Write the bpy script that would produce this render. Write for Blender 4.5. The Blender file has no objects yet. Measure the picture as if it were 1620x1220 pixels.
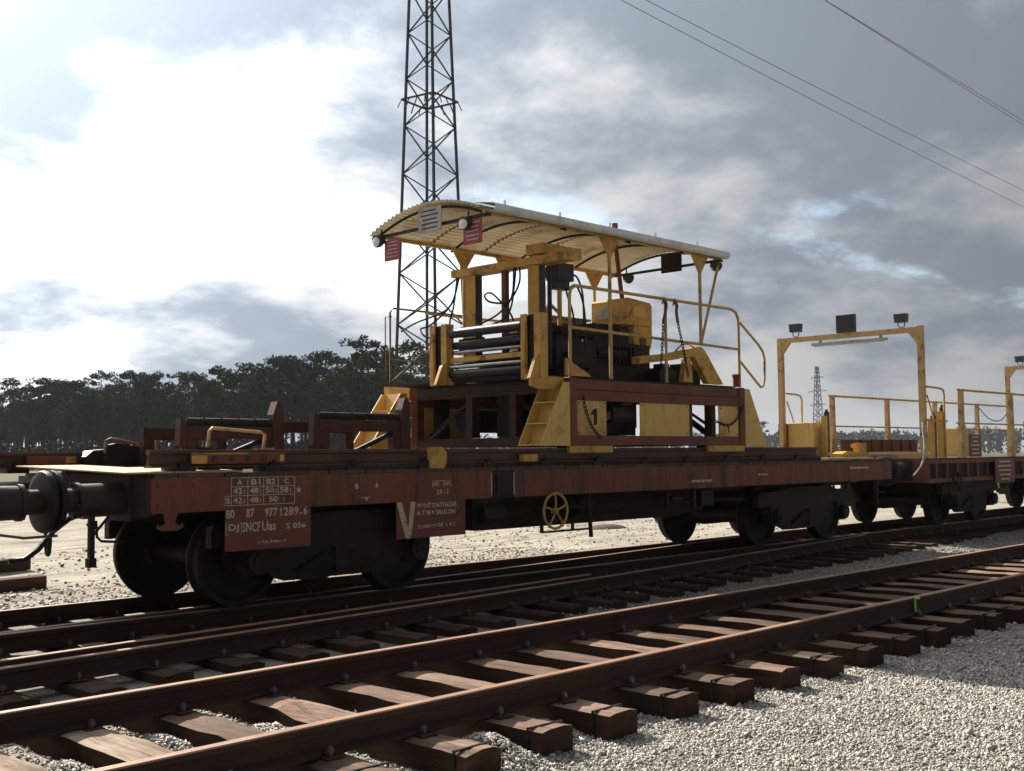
import bpy, bmesh, math, random
import numpy as np
from mathutils import Vector, Matrix

random.seed(7)
RNG = np.random.default_rng(7)
scene = bpy.context.scene
COL = scene.collection

# ------------------------------------------------------------------ camera
cam_d = bpy.data.cameras.new('camera')
cam_d.sensor_width = 36.0
cam_d.lens = 36.0 * 1817.5 / 1620.0
cam_d.clip_end = 6000
cam_o = bpy.data.objects.new('camera', cam_d)
COL.objects.link(cam_o)
YAW, PIT, ROLL, EYE = .7988, .0603, -.01, 1.4361
_f = Vector((math.sin(YAW) * math.cos(PIT), math.cos(YAW) * math.cos(PIT), math.sin(PIT)))
_r = Vector((math.cos(YAW), -math.sin(YAW), 0))
_u = _r.cross(_f)
_r2 = _r * math.cos(ROLL) + _u * math.sin(ROLL)
_u2 = -_r * math.sin(ROLL) + _u * math.cos(ROLL)
cam_o.matrix_world = Matrix(((_r2.x, _u2.x, -_f.x, 0), (_r2.y, _u2.y, -_f.y, 0),
                             (_r2.z, _u2.z, -_f.z, EYE), (0, 0, 0, 1)))
scene.camera = cam_o

# ------------------------------------------------------------------ light
SUN_AZ, SUN_EL = math.radians(6), math.radians(34)      # azimuth from +Y towards +X
TO_SUN = Vector((math.sin(SUN_AZ) * math.cos(SUN_EL), math.cos(SUN_AZ) * math.cos(SUN_EL), math.sin(SUN_EL)))
sun_d = bpy.data.lights.new('sun', 'SUN')
sun_d.energy = 5.0
sun_d.angle = math.radians(.6)
sun_d.color = (1.0, .93, .82)
sun_o = bpy.data.objects.new('sun', sun_d)
sun_o.rotation_euler = TO_SUN.to_track_quat('Z', 'Y').to_euler()
sun_o.location = (0, 40, 40)
COL.objects.link(sun_o)

world = bpy.data.worlds.new('World')
scene.world = world
world.use_nodes = True


def sky_nodes():
    nt = world.node_tree
    N, L = nt.nodes, nt.links
    N.clear()
    out = N.new('ShaderNodeOutputWorld')
    sky = N.new('ShaderNodeTexSky')
    sky.sky_type = 'NISHITA'
    sky.sun_disc = False
    sky.sun_elevation = SUN_EL
    sky.sun_rotation = SUN_AZ
    sky.dust_density = 1.5
    bg1 = N.new('ShaderNodeBackground')
    bg1.inputs[1].default_value = .09
    L.new(sky.outputs[0], bg1.inputs[0])
    tc = N.new('ShaderNodeTexCoord')

    def math_(op, a, b=None, clamp=False):
        m = N.new('ShaderNodeMath'); m.operation = op; m.use_clamp = clamp
        for i, v in enumerate((a, b)):
            if v is None: continue
            if isinstance(v, (int, float)): m.inputs[i].default_value = v
            else: L.new(v, m.inputs[i])
        return m.outputs[0]

    def vm(op, a, b=None):
        m = N.new('ShaderNodeVectorMath'); m.operation = op
        for i, v in enumerate((a, b)):
            if v is None: continue
            if isinstance(v, (tuple, list)): m.inputs[i].default_value = v
            else: L.new(v, m.inputs[i])
        return m

    def smooth(v, a, b, lo=0., hi=1.):
        m = N.new('ShaderNodeMapRange'); m.interpolation_type = 'SMOOTHSTEP'
        L.new(v, m.inputs[0])
        for i, x in zip((1, 2, 3, 4), (a, b, lo, hi)): m.inputs[i].default_value = x
        return m.outputs[0]

    def noise(vec, scale, detail=6, rough=.55, dist=0.):
        n = N.new('ShaderNodeTexNoise')
        n.inputs['Scale'].default_value = scale
        n.inputs['Detail'].default_value = detail
        n.inputs['Roughness'].default_value = rough
        n.inputs['Distortion'].default_value = dist
        L.new(vec, n.inputs['Vector'])
        return n.outputs['Fac']
    d = vm('NORMALIZE', tc.outputs['Generated']).outputs[0]
    sep = N.new('ShaderNodeSeparateXYZ'); L.new(d, sep.inputs[0])
    zz = math_('MAXIMUM', sep.outputs[2], 0.)
    den = math_('ADD', zz, .30)
    cx, cy = math_('DIVIDE', sep.outputs[0], den), math_('DIVIDE', sep.outputs[1], den)
    comb = N.new('ShaderNodeCombineXYZ')
    L.new(cx, comb.inputs[0]); L.new(cy, comb.inputs[1])
    cv = vm('ADD', comb.outputs[0], (SKY_OFF[0], SKY_OFF[1], SKY_OFF[2])).outputs[0]
    n1 = noise(cv, 1.15, 10, .56, .15)           # cloud cells
    n2 = noise(vm('ADD', cv, (11.3, 4.1, 2.)).outputs[0], 1.0, 6, .5, .2)   # thickness of the cloud
    n3 = noise(vm('ADD', cv, (3.3, 24.1, 5.)).outputs[0], 3.2, 10, .60, .1)  # billows
    cover = math_('MAXIMUM', smooth(n1, .345, .425), smooth(zz, .17, .03))
    sdot = vm('DOT_PRODUCT', d, tuple(TO_SUN)).outputs[1]
    sp = math_('MAXIMUM', sdot, 0.)
    glow = math_('POWER', sp, 12.)
    fwd = math_('POWER', sp, 2.)
    thick = math_('ADD', math_('MULTIPLY', n2, .62), math_('MULTIPLY', n3, .38))
    tk = smooth(thick, .435, .56)
    # light through the cloud: thin cloud is white, thick cloud grey, all brighter near the sun
    lum_thin = math_('ADD', math_('ADD', .11, math_('MULTIPLY', fwd, .46)), math_('MULTIPLY', glow, 1.6))
    lum_thick = math_('ADD', math_('ADD', .075, math_('MULTIPLY', fwd, .20)), math_('MULTIPLY', glow, .60))
    lum = N.new('ShaderNodeMix'); lum.data_type = 'FLOAT'
    L.new(tk, lum.inputs[0]); L.new(lum_thin, lum.inputs[2]); L.new(lum_thick, lum.inputs[3])
    colm = N.new('ShaderNodeMix'); colm.data_type = 'RGBA'
    L.new(tk, colm.inputs[0])
    colm.inputs[6].default_value = (1.0, 1.0, .99, 1)
    colm.inputs[7].default_value = (.83, .95, 1.13, 1)
    bg2 = N.new('ShaderNodeBackground')
    L.new(colm.outputs[2], bg2.inputs[0]); L.new(lum.outputs[0], bg2.inputs[1])
    mix = N.new('ShaderNodeMixShader')
    L.new(cover, mix.inputs[0]); L.new(bg1.outputs[0], mix.inputs[1]); L.new(bg2.outputs[0], mix.inputs[2])
    L.new(mix.outputs[0], out.inputs[0])


SKY_OFF = (-.5, -.22, 0.)
sky_nodes()

scene.view_settings.view_transform = 'Standard'
scene.view_settings.look = 'None'
scene.view_settings.exposure = 1.1
scene.view_settings.gamma = 1
scene.view_settings.use_curve_mapping = False
scene.render.engine = 'CYCLES'


# ------------------------------------------------------------------ materials
def mat(name, c1, c2, scale=5., rough=.7, metal=0., dirt=None, dirt_amt=.5, bump=.15, stretch=(1, 1, 1),
        spec=.3, vary=0., bscale=None, island=0., rough2=None, translucent=0., cracks=None, runs=None):
    m = bpy.data.materials.new(name); m.use_nodes = True
    nt = m.node_tree; N, L = nt.nodes, nt.links
    b = N['Principled BSDF']
    tc = N.new('ShaderNodeTexCoord')
    mp = N.new('ShaderNodeMapping'); mp.inputs['Scale'].default_value = stretch
    L.new(tc.outputs['Object'], mp.inputs[0])
    vec = mp.outputs[0]
    oi = N.new('ShaderNodeObjectInfo')
    ad = N.new('ShaderNodeVectorMath'); ad.operation = 'MULTIPLY_ADD'
    L.new(oi.outputs['Random'], ad.inputs[0]); ad.inputs[1].default_value = (37, 21, 13)
    L.new(vec, ad.inputs[2]); vec = ad.outputs[0]
    n = N.new('ShaderNodeTexNoise'); n.inputs['Scale'].default_value = scale
    n.inputs['Detail'].default_value = 9; n.inputs['Roughness'].default_value = .62
    L.new(vec, n.inputs['Vector'])
    mr = N.new('ShaderNodeMapRange'); mr.inputs[1].default_value = .3; mr.inputs[2].default_value = .7
    L.new(n.outputs['Fac'], mr.inputs[0])
    mx = N.new('ShaderNodeMix'); mx.data_type = 'RGBA'
    L.new(mr.outputs[0], mx.inputs[0])
    mx.inputs[6].default_value = (*c1, 1); mx.inputs[7].default_value = (*c2, 1)
    col = mx.outputs[2]
    if dirt:
        n2 = N.new('ShaderNodeTexNoise'); n2.inputs['Scale'].default_value = scale * .45
        n2.inputs['Detail'].default_value = 12; n2.inputs['Roughness'].default_value = .7
        n2.inputs['Distortion'].default_value = .4
        L.new(vec, n2.inputs['Vector'])
        m2 = N.new('ShaderNodeMapRange')
        m2.inputs[1].default_value = .62 - .22 * dirt_amt; m2.inputs[2].default_value = .74 - .16 * dirt_amt
        L.new(n2.outputs['Fac'], m2.inputs[0])
        mx2 = N.new('ShaderNodeMix'); mx2.data_type = 'RGBA'
        L.new(m2.outputs[0], mx2.inputs[0]); L.new(col, mx2.inputs[6]); mx2.inputs[7].default_value = (*dirt, 1)
        col = mx2.outputs[2]
    for spec_, strc, lo, hi in ((cracks, (16, .55, 4), .60, .68), (runs, (14, 14, .55), .56, .70)):
        if not spec_: continue
        mpc = N.new('ShaderNodeMapping'); mpc.inputs['Scale'].default_value = strc
        L.new(tc.outputs['Object'], mpc.inputs[0])
        adc = N.new('ShaderNodeVectorMath'); adc.operation = 'MULTIPLY_ADD'
        L.new(oi.outputs['Random'], adc.inputs[0]); adc.inputs[1].default_value = (17, 31, 7); L.new(mpc.outputs[0], adc.inputs[2])
        nc = N.new('ShaderNodeTexNoise'); nc.inputs['Scale'].default_value = 2.2; nc.inputs['Detail'].default_value = 7; nc.inputs['Roughness'].default_value = .65
        L.new(adc.outputs[0], nc.inputs['Vector'])
        mc_ = N.new('ShaderNodeMapRange'); mc_.inputs[1].default_value = lo; mc_.inputs[2].default_value = hi
        L.new(nc.outputs['Fac'], mc_.inputs[0])
        mxc = N.new('ShaderNodeMix'); mxc.data_type = 'RGBA'
        L.new(mc_.outputs[0], mxc.inputs[0]); L.new(col, mxc.inputs[6]); mxc.inputs[7].default_value = (*spec_, 1)
        col = mxc.outputs[2]
    if vary or island:
        hv = N.new('ShaderNodeHueSaturation')
        src = oi.outputs['Random']
        if island:
            g = N.new('ShaderNodeNewGeometry'); src = g.outputs['Random Per Island']
        amt = island or vary
        mv = N.new('ShaderNodeMapRange'); mv.inputs[3].default_value = 1 - amt; mv.inputs[4].default_value = 1 + amt
        L.new(src, mv.inputs[0]); L.new(mv.outputs[0], hv.inputs['Value']); L.new(col, hv.inputs['Color'])
        col = hv.outputs[0]
    L.new(col, b.inputs['Base Color'])
    b.inputs['Roughness'].default_value = rough
    if rough2 is not None:
        r2 = N.new('ShaderNodeMapRange'); r2.inputs[3].default_value = rough; r2.inputs[4].default_value = rough2
        L.new(n.outputs['Fac'], r2.inputs[0]); L.new(r2.outputs[0], b.inputs['Roughness'])
    b.inputs['Metallic'].default_value = metal
    b.inputs['Specular IOR Level'].default_value = spec
    if bump:
        nb = N.new('ShaderNodeTexNoise'); nb.inputs['Scale'].default_value = bscale or scale * 6
        nb.inputs['Detail'].default_value = 6
        L.new(vec, nb.inputs['Vector'])
        bp = N.new('ShaderNodeBump'); bp.inputs['Strength'].default_value = bump
        bp.inputs['Distance'].default_value = .02
        L.new(nb.outputs['Fac'], bp.inputs['Height']); L.new(bp.outputs[0], b.inputs['Normal'])
    if translucent:
        out = N['Material Output']
        tr = N.new('ShaderNodeBsdfTranslucent'); L.new(col, tr.inputs[0])
        ms = N.new('ShaderNodeMixShader'); ms.inputs[0].default_value = translucent
        L.new(b.outputs[0], ms.inputs[1]); L.new(tr.outputs[0], ms.inputs[2]); L.new(ms.outputs[0], out.inputs[0])
    return m


RUST = (.115, .05, .028)
MT = dict(
    yellow=mat('yellow_paint', (.60, .36, .085), (.47, .27, .06), 7, .55, dirt=(.095, .055, .028), dirt_amt=.42, runs=(.24, .125, .035)),
    yellow_clean=mat('yellow_rail_paint', (.56, .375, .16), (.45, .29, .115), 9, .55, dirt=(.15, .085, .045), dirt_amt=.45),
    yellow_panel=mat('ochre_panel_paint', (.68, .455, .14), (.60, .39, .11), 3, .55, dirt=(.28, .155, .06), dirt_amt=.27, runs=(.46, .28, .09)),
    red=mat('oxide_red_paint', (.19, .058, .031), (.135, .044, .026), 6, .6, dirt=(.07, .035, .022), dirt_amt=.5),
    red_sill=mat('wagon_red_paint', (.205, .064, .038), (.145, .048, .031), 3, .6, dirt=(.055, .03, .02), dirt_amt=.5, stretch=(3, 1, .6), runs=(.075, .030, .016)),
    plate_red=mat('sign_red_paint', (.19, .056, .038), (.155, .048, .033), 3, .55, dirt=(.08, .035, .027), dirt_amt=.3),
    notice_red=mat('faded_red_enamel', (.34, .045, .055), (.25, .04, .045), 8, .45),
    dark=mat('grimy_steel', (.020, .016, .014), (.012, .010, .009), 8, .65, dirt=(.036, .022, .015), dirt_amt=.45),
    black=mat('black_steel', (.018, .018, .02), (.01, .01, .011), 8, .35, spec=.5),
    gloss=mat('oily_cylinder', (.012, .012, .013), (.007, .007, .008), 8, .45, spec=.3, bump=.08),
    chrome=mat('chrome_rod', (.30, .30, .31), (.20, .20, .21), 8, .25, metal=1., bump=0),
    rubber=mat('rubber_hose', (.014, .014, .015), (.02, .02, .02), 12, .5),
    buffer=mat('buffer_rust', (.048, .027, .021), (.028, .018, .015), 6, .55, dirt=(.025, .018, .015), dirt_amt=.5),
    buffer_rail=mat('worn_rail_paint', (.30, .19, .09), (.17, .10, .055), 9, .6, dirt=(.07, .045, .03), dirt_amt=.6),
    roller_red=mat('grimy_red', (.095, .032, .020), (.060, .024, .016), 6, .65, dirt=(.03, .02, .015), dirt_amt=.6),
    wheel=mat('wheel_steel', (.016, .013, .012), (.010, .009, .008), 6, .6, dirt=(.035, .02, .014), dirt_amt=.4),
    rail=mat('rusty_rail', (.058, .026, .014), (.033, .016, .010), 12, .7, dirt=(.03, .018, .013), dirt_amt=.5, stretch=(.25, 1, 1)),
    lit_rail_top=mat('sunlit_worn_rail_head', (.34, .185, .11), (.23, .125, .075), 12, .55, dirt=(.12, .065, .04), dirt_amt=.35, stretch=(.2, 1, 1)),  # worn rust, lightened to paint the sun catching the head
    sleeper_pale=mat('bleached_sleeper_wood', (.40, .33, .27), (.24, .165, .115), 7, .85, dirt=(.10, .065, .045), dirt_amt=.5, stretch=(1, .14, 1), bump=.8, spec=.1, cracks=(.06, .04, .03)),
    sleeper_side_shade=mat('shaded_creosoted_side', (.052, .028, .018), (.030, .017, .012), 9, .85, dirt=(.09, .052, .034), dirt_amt=.3, stretch=(1, .14, 1), bump=.6, vary=.2, spec=.1, cracks=(.014, .009, .007)),  # creosote brown, darkened further to paint in the shade on the sides
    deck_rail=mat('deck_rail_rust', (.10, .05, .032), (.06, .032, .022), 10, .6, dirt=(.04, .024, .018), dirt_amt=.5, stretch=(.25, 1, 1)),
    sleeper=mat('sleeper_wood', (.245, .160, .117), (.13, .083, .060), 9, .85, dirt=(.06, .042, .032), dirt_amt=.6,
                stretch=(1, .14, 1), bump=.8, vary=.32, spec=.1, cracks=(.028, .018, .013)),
    sleeper_dark=mat('creosoted_timber', (.075, .045, .03), (.045, .028, .02), 9, .85, dirt=(.03, .02, .015), dirt_amt=.5,
                     stretch=(1, .14, 1), bump=.5, vary=.25, spec=.1),
    plank=mat('pale_plank', (.52, .38, .23), (.40, .28, .16), 6, .8, dirt=(.25, .17, .10), dirt_amt=.3, stretch=(1, .15, 1), vary=.15),
    deck=mat('grey_deck_board', (.10, .075, .055), (.06, .046, .035), 6, .85, stretch=(1, .15, 1), vary=.2),
    clip=mat('worn_bolt_steel', (.22, .20, .18), (.12, .09, .07), 20, .42, metal=.6),
    white=mat('white_lettering', (.60, .57, .50), (.44, .40, .34), 25, .6, dirt=(.20, .09, .07), dirt_amt=.30, bump=0),
    stencil=mat('yellowed_lettering', (.58, .50, .32), (.44, .36, .22), 25, .6, dirt=(.20, .09, .06), dirt_amt=.35, bump=0),
    roof=mat('roof_sheet_top', (.62, .62, .60), (.5, .5, .49), 3, .45, dirt=(.33, .31, .28), dirt_amt=.35, bump=.05, translucent=.34),
    roof_under=mat('roof_sheet_underside', (.60, .50, .34), (.48, .39, .25), 3, .6, dirt=(.30, .22, .13), dirt_amt=.35, bump=.05, translucent=.5),
    gutter=mat('pale_gutter', (.66, .68, .66), (.55, .57, .56), 4, .4, dirt=(.35, .35, .33), dirt_amt=.35, bump=.05),
    lens=mat('lamp_lens', (.75, .76, .78), (.65, .66, .68), 6, .15, spec=.6, bump=0),
    lamp=mat('lamp_housing', (.06, .065, .07), (.04, .042, .045), 8, .45),
    pale_sign=mat('weathered_notice', (.42, .44, .42), (.30, .31, .30), 9, .6, dirt=(.2, .17, .13), dirt_amt=.4),
    galv=mat('mast_steel', (.030, .033, .040), (.020, .022, .027), 3, .6),
    cable=mat('cable_aluminium', (.14, .14, .145), (.12, .12, .12), 3, .5),
    lime=mat('lime_tape', (.38, .72, .04), (.30, .58, .03), 9, .5),
    bark=mat('pine_bark', (.085, .055, .04), (.05, .036, .028), 3, .9, bump=.3, stretch=(1, 1, .3)),
    needles=mat('pine_needles', (.042, .055, .024), (.062, .076, .032), .8, .9, bump=0, island=.4, spec=0., vary=0),
    far_wood=mat('far_wood', (.040, .052, .034), (.050, .062, .040), .05, .9, bump=0, island=.12, spec=0.),
    stone=mat('ballast_stone', (.43, .405, .365), (.29, .272, .243), 14, .85, bump=0, island=.55, spec=.15),
)


def ground_material():
    m = bpy.data.materials.new('gravel_and_sand'); m.use_nodes = True
    nt = m.node_tree; N, L = nt.nodes, nt.links
    b = N['Principled BSDF']; b.inputs['Roughness'].default_value = .95
    b.inputs['Specular IOR Level'].default_value = .1
    g = N.new('ShaderNodeNewGeometry')
    pos = g.outputs['Position']
    sep = N.new('ShaderNodeSeparateXYZ'); L.new(pos, sep.inputs[0])

    def noise(s, det=6, rough=.6, stretch=None):
        n = N.new('ShaderNodeTexNoise'); n.inputs['Scale'].default_value = s
        n.inputs['Detail'].default_value = det; n.inputs['Roughness'].default_value = rough
        v = pos
        if stretch:
            mp = N.new('ShaderNodeMapping'); mp.inputs['Scale'].default_value = stretch
            L.new(pos, mp.inputs[0]); v = mp.outputs[0]
        L.new(v, n.inputs['Vector'])
        return n.outputs['Fac']

    def mixc(f, a, bb):
        x = N.new('ShaderNodeMix'); x.data_type = 'RGBA'
        L.new(f, x.inputs[0])
        for i, v in ((6, a), (7, bb)):
            if isinstance(v, tuple): x.inputs[i].default_value = (*v, 1)
            else: L.new(v, x.inputs[i])
        return x.outputs[2]

    def rng(v, a, bb):
        x = N.new('ShaderNodeMapRange'); x.interpolation_type = 'SMOOTHSTEP'
        L.new(v, x.inputs[0]); x.inputs[1].default_value = a; x.inputs[2].default_value = bb
        return x.outputs[0]
    vor = N.new('ShaderNodeTexVoronoi'); vor.inputs['Scale'].default_value = 60; L.new(pos, vor.inputs['Vector'])
    vsep = N.new('ShaderNodeSeparateColor'); L.new(vor.outputs['Color'], vsep.inputs[0])
    gravel = mixc(vsep.outputs[0], (.20, .18, .155), (.38, .35, .30))
    gravel = mixc(rng(noise(1.3), .35, .7), gravel, (.27, .245, .21))
    sand = mixc(rng(noise(.5, 8), .3, .7), (.45, .405, .335), (.35, .315, .255))
    rut = rng(noise(.9, 8, .7, (.35, 1.6, 1)), .50, .68)
    sand = mixc(rut, sand, (.17, .145, .11))
    streak = rng(noise(1.6, 9, .75, (.12, 2.2, 1)), .52, .66)
    sand = mixc(streak, sand, (.20, .17, .13))
    speck = rng(noise(9, 5, .7), .55, .7)
    sand = mixc(speck, sand, (.19, .165, .13))
    fy = N.new('ShaderNodeMath'); fy.operation = 'MULTIPLY_ADD'
    L.new(noise(.6, 5), fy.inputs[0]); fy.inputs[1].default_value = 5.; L.new(sep.outputs[1], fy.inputs[2])
    base = mixc(rng(fy.outputs[0], 14.5, 18.), gravel, sand)
    far = N.new('ShaderNodeMath'); far.operation = 'MULTIPLY_ADD'
    L.new(noise(.05, 4), far.inputs[0]); far.inputs[1].default_value = 40.; L.new(sep.outputs[1], far.inputs[2])
    base = mixc(rng(far.outputs[0], 70, 110), base, (.10, .10, .05))
    L.new(base, b.inputs['Base Color'])
    bp = N.new('ShaderNodeBump'); bp.inputs['Strength'].default_value = .7; bp.inputs['Distance'].default_value = .02
    L.new(vor.outputs['Distance'], bp.inputs['Height'])
    bp2 = N.new('ShaderNodeBump'); bp2.inputs['Strength'].default_value = .8; bp2.inputs['Distance'].default_value = .08
    L.new(noise(4, 8, .7), bp2.inputs['Height']); L.new(bp.outputs[0], bp2.inputs['Normal'])
    L.new(bp2.outputs[0], b.inputs['Normal'])
    return m


MT['ground'] = ground_material()

# ------------------------------------------------------------------ builders
WL = {}


def wloc(o):
    return WL.get(o.name, Vector((0, 0, 0))) if o else Vector((0, 0, 0))


def tag(o, label=None, cat=None, group=None, kind=None):
    if label: o['label'] = label
    if cat: o['category'] = cat
    if group: o['group'] = group
    if kind: o['kind'] = kind
    return o


def thing(name, loc, label, cat, group=None):
    o = bpy.data.objects.new(name, None)
    o.empty_display_size = .2
    COL.objects.link(o); o.location = loc
    WL[o.name] = Vector(loc)
    return tag(o, label, cat, group)


def place(name, me, parent, loc, rotz=0., scale=None):
    o = bpy.data.objects.new(name, me); COL.objects.link(o)
    o.parent = parent
    o.location = Vector(loc) - wloc(parent)
    if rotz: o.rotation_euler = (0, 0, rotz)
    if scale: o.scale = scale
    WL[o.name] = Vector(loc)
    return o


class MB:
    def __init__(s):
        s.v, s.f, s.m = [], [], []
        s.mi = 0

    def add(s, vs, fs):
        k = len(s.v)
        s.v += [tuple(p) for p in vs]
        s.f += [tuple(i + k for i in f) for f in fs]
        s.m += [s.mi] * len(fs)
        return s

    def box(s, x0, x1, y0, y1, z0, z1):
        vs = [(x, y, z) for x in (x0, x1) for y in (y0, y1) for z in (z0, z1)]
        return s.add(vs, [(0, 1, 3, 2), (4, 6, 7, 5), (0, 4, 5, 1), (2, 3, 7, 6), (0, 2, 6, 4), (1, 5, 7, 3)])

    def bar(s, p, q, w, h=None, up=(0, 0, 1)):
        h = h or w
        p, q = Vector(p), Vector(q)
        d = (q - p).normalized()
        up = Vector(up)
        if abs(d.dot(up)) > .97: up = Vector((1, 0, 0))
        a = d.cross(up).normalized() * (w / 2)
        c = a.cross(d).normalized() * (h / 2)
        vs = [e + sa * a + sc * c for e in (p, q) for sa in (-1, 1) for sc in (-1, 1)]
        return s.add(vs, [(0, 1, 3, 2), (4, 6, 7, 5), (0, 4, 5, 1), (2, 3, 7, 6), (0, 2, 6, 4), (1, 5, 7, 3)])

    def tube(s, pts, r, n=8, closed=False, cap=True):
        pts = [Vector(p) for p in pts]
        k = len(pts); rings = []
        ref = None
        for i in range(k):
            if closed: t = (pts[(i + 1) % k] - pts[i - 1]).normalized()
            else: t = (pts[min(i + 1, k - 1)] - pts[max(i - 1, 0)]).normalized()
            if ref is None:
                ref = t.orthogonal().normalized()
            ref = (ref - t * ref.dot(t))
            if ref.length < 1e-5: ref = t.orthogonal()
            ref.normalize()
            b = t.cross(ref)
            rr = r[i] if isinstance(r, (list, tuple)) else r
            rings.append([pts[i] + (ref * math.cos(a) + b * math.sin(a)) * rr for a in [2 * math.pi * j / n for j in range(n)]])
        vs = [p for ring in rings for p in ring]
        fs = []
        for i in range(k if closed else k - 1):
            a, c = i * n, ((i + 1) % k) * n
            for j in range(n):
                fs.append((a + j, a + (j + 1) % n, c + (j + 1) % n, c + j))
        if cap and not closed:
            fs.append(tuple(range(n))[::-1]); fs.append(tuple(range((k - 1) * n, k * n)))
        return s.add(vs, fs)

    def cyl(s, p, q, r, n=16, r2=None):
        return s.tube([p, q], [r, r if r2 is None else r2], n)

    def prism(s, poly, axis, a0, a1):
        n = len(poly)

        def P(u, w, a):
            return {'X': (a, u, w), 'Y': (u, a, w), 'Z': (u, w, a)}[axis]
        vs = [P(u, w, a0) for u, w in poly] + [P(u, w, a1) for u, w in poly]
        fs = [tuple(range(n))[::-1], tuple(range(n, 2 * n))]
        fs += [(i, (i + 1) % n, n + (i + 1) % n, n + i) for i in range(n)]
        return s.add(vs, fs)

    def sweep(s, prof, path, head=()):
        """profile (y,z) swept along path points (x,y,z) that run mainly along X"""
        n = len(prof); vs = []; fs = []
        for i, p in enumerate(path):
            a = Vector(path[max(i - 1, 0)]); b = Vector(path[min(i + 1, len(path) - 1)])
            d = (b - a).normalized(); side = Vector((-d.y, d.x, 0)).normalized()
            vs += [Vector(p) + side * u + Vector((0, 0, w)) for u, w in prof]
        for i in range(len(path) - 1):
            for j in range(n):
                fs.append((i * n + j, i * n + (j + 1) % n, (i + 1) * n + (j + 1) % n, (i + 1) * n + j))
        fs += [tuple(range(n))[::-1], tuple(range((len(path) - 1) * n, len(path) * n))]
        s.add(vs, fs)
        if head:
            k = len(s.m) - len(fs)
            for i in range(len(path) - 1):
                for j in head: s.m[k + i * n + j] = 1
        return s

    def sphere(s, c, r, n=10, sc=(1, 1, 1)):
        vs, fs = [], []
        m = n // 2
        for i in range(m + 1):
            t = math.pi * i / m
            for j in range(n):
                a = 2 * math.pi * j / n
                vs.append((c[0] + sc[0] * r * math.sin(t) * math.cos(a), c[1] + sc[1] * r * math.sin(t) * math.sin(a), c[2] + sc[2] * r * math.cos(t)))
        for i in range(m):
            for j in range(n):
                fs.append((i * n + j, i * n + (j + 1) % n, (i + 1) * n + (j + 1) % n, (i + 1) * n + j))
        return s.add(vs, fs)

    def mesh(s, name, mats, smooth=False, bevel=0., origin=None):
        v = np.array(s.v, float)
        if origin is None:
            origin = np.array([(v[:, 0].min() + v[:, 0].max()) / 2, (v[:, 1].min() + v[:, 1].max()) / 2, v[:, 2].min()])
        me = bpy.data.meshes.new(name)
        bm = bmesh.new()
        bv = [bm.verts.new(p) for p in (v - np.array(origin))]
        for f, mi in zip(s.f, s.m):
            try:
                fc = bm.faces.new([bv[i] for i in f]); fc.material_index = mi; fc.smooth = smooth
            except ValueError:
                pass
        if smooth:
            bmesh.ops.remove_doubles(bm, verts=bm.verts, dist=1e-5)
        bmesh.ops.recalc_face_normals(bm, faces=bm.faces)
        if bevel:
            bmesh.ops.bevel(bm, geom=list(bm.edges), offset=bevel, segments=1, affect='EDGES', profile=.5)
        bm.to_mesh(me); bm.free()
        for m in (mats if isinstance(mats, (list, tuple)) else [mats]):
            me.materials.append(MT[m])
        if smooth:
            me.set_sharp_from_angle(angle=math.radians(40))
        return me, origin

    def build(s, name, mats, parent=None, smooth=False, bevel=0.):
        me, o = s.mesh(name, mats, smooth, bevel)
        return place(name, me, parent, o)


def clone(o, parent, d=(0, 0, 0)):
    c = o.copy(); COL.objects.link(c)
    w = wloc(o) + Vector(d)
    c.parent = parent; c.location = w - wloc(parent)
    WL[c.name] = w
    return c


def clone_tree(o, parent, d=(0, 0, 0)):
    c = clone(o, parent, d)
    for ch in list(o.children):
        clone_tree(ch, c, d)
    return c


RAIL = [(-.07, 0), (.07, 0), (.07, .012), (.02, .027), (.009, .035), (.009, .112), (.036, .122), (.036, .152), (.028, .159),
        (-.028, .159), (-.036, .152), (-.036, .122), (-.009, .112), (-.009, .035), (-.02, .027), (-.07, .012)]


def lin(xs, ys):
    return lambda x: float(np.interp(x, xs, ys))


# ------------------------------------------------------------------ ground
def smooth_noise(x, y, s, seed):
    r = np.random.default_rng(seed)
    out = np.zeros_like(x)
    for k in range(6):
        a = r.uniform(0, 2 * math.pi); f = s * r.uniform(.6, 1.7); ph = r.uniform(0, 6.28, 2)
        out += np.sin((x * math.cos(a) + y * math.sin(a)) * f + ph[0]) * np.cos((-x * math.sin(a) + y * math.cos(a)) * f * .8 + ph[1])
    return out / 6


def ground_z(x, y):
    x, y = np.asarray(x, float), np.asarray(y, float)
    base = np.interp(y, [-5, 6.8, 8.2, 9, 11.8, 12.8, 14, 30], [-.24, -.24, -.245, -.215, -.215, -.27, -.33, -.35])
    amp = np.interp(y, [2, 8, 12.5, 15, 60], [.012, .010, .012, .075, .10])
    return base + amp * (smooth_noise(x, y, 1.1, 1) + .6 * smooth_noise(x * .7, y * 2.2, 2.6, 2)) + .010 * smooth_noise(x, y, 9, 3)


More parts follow.
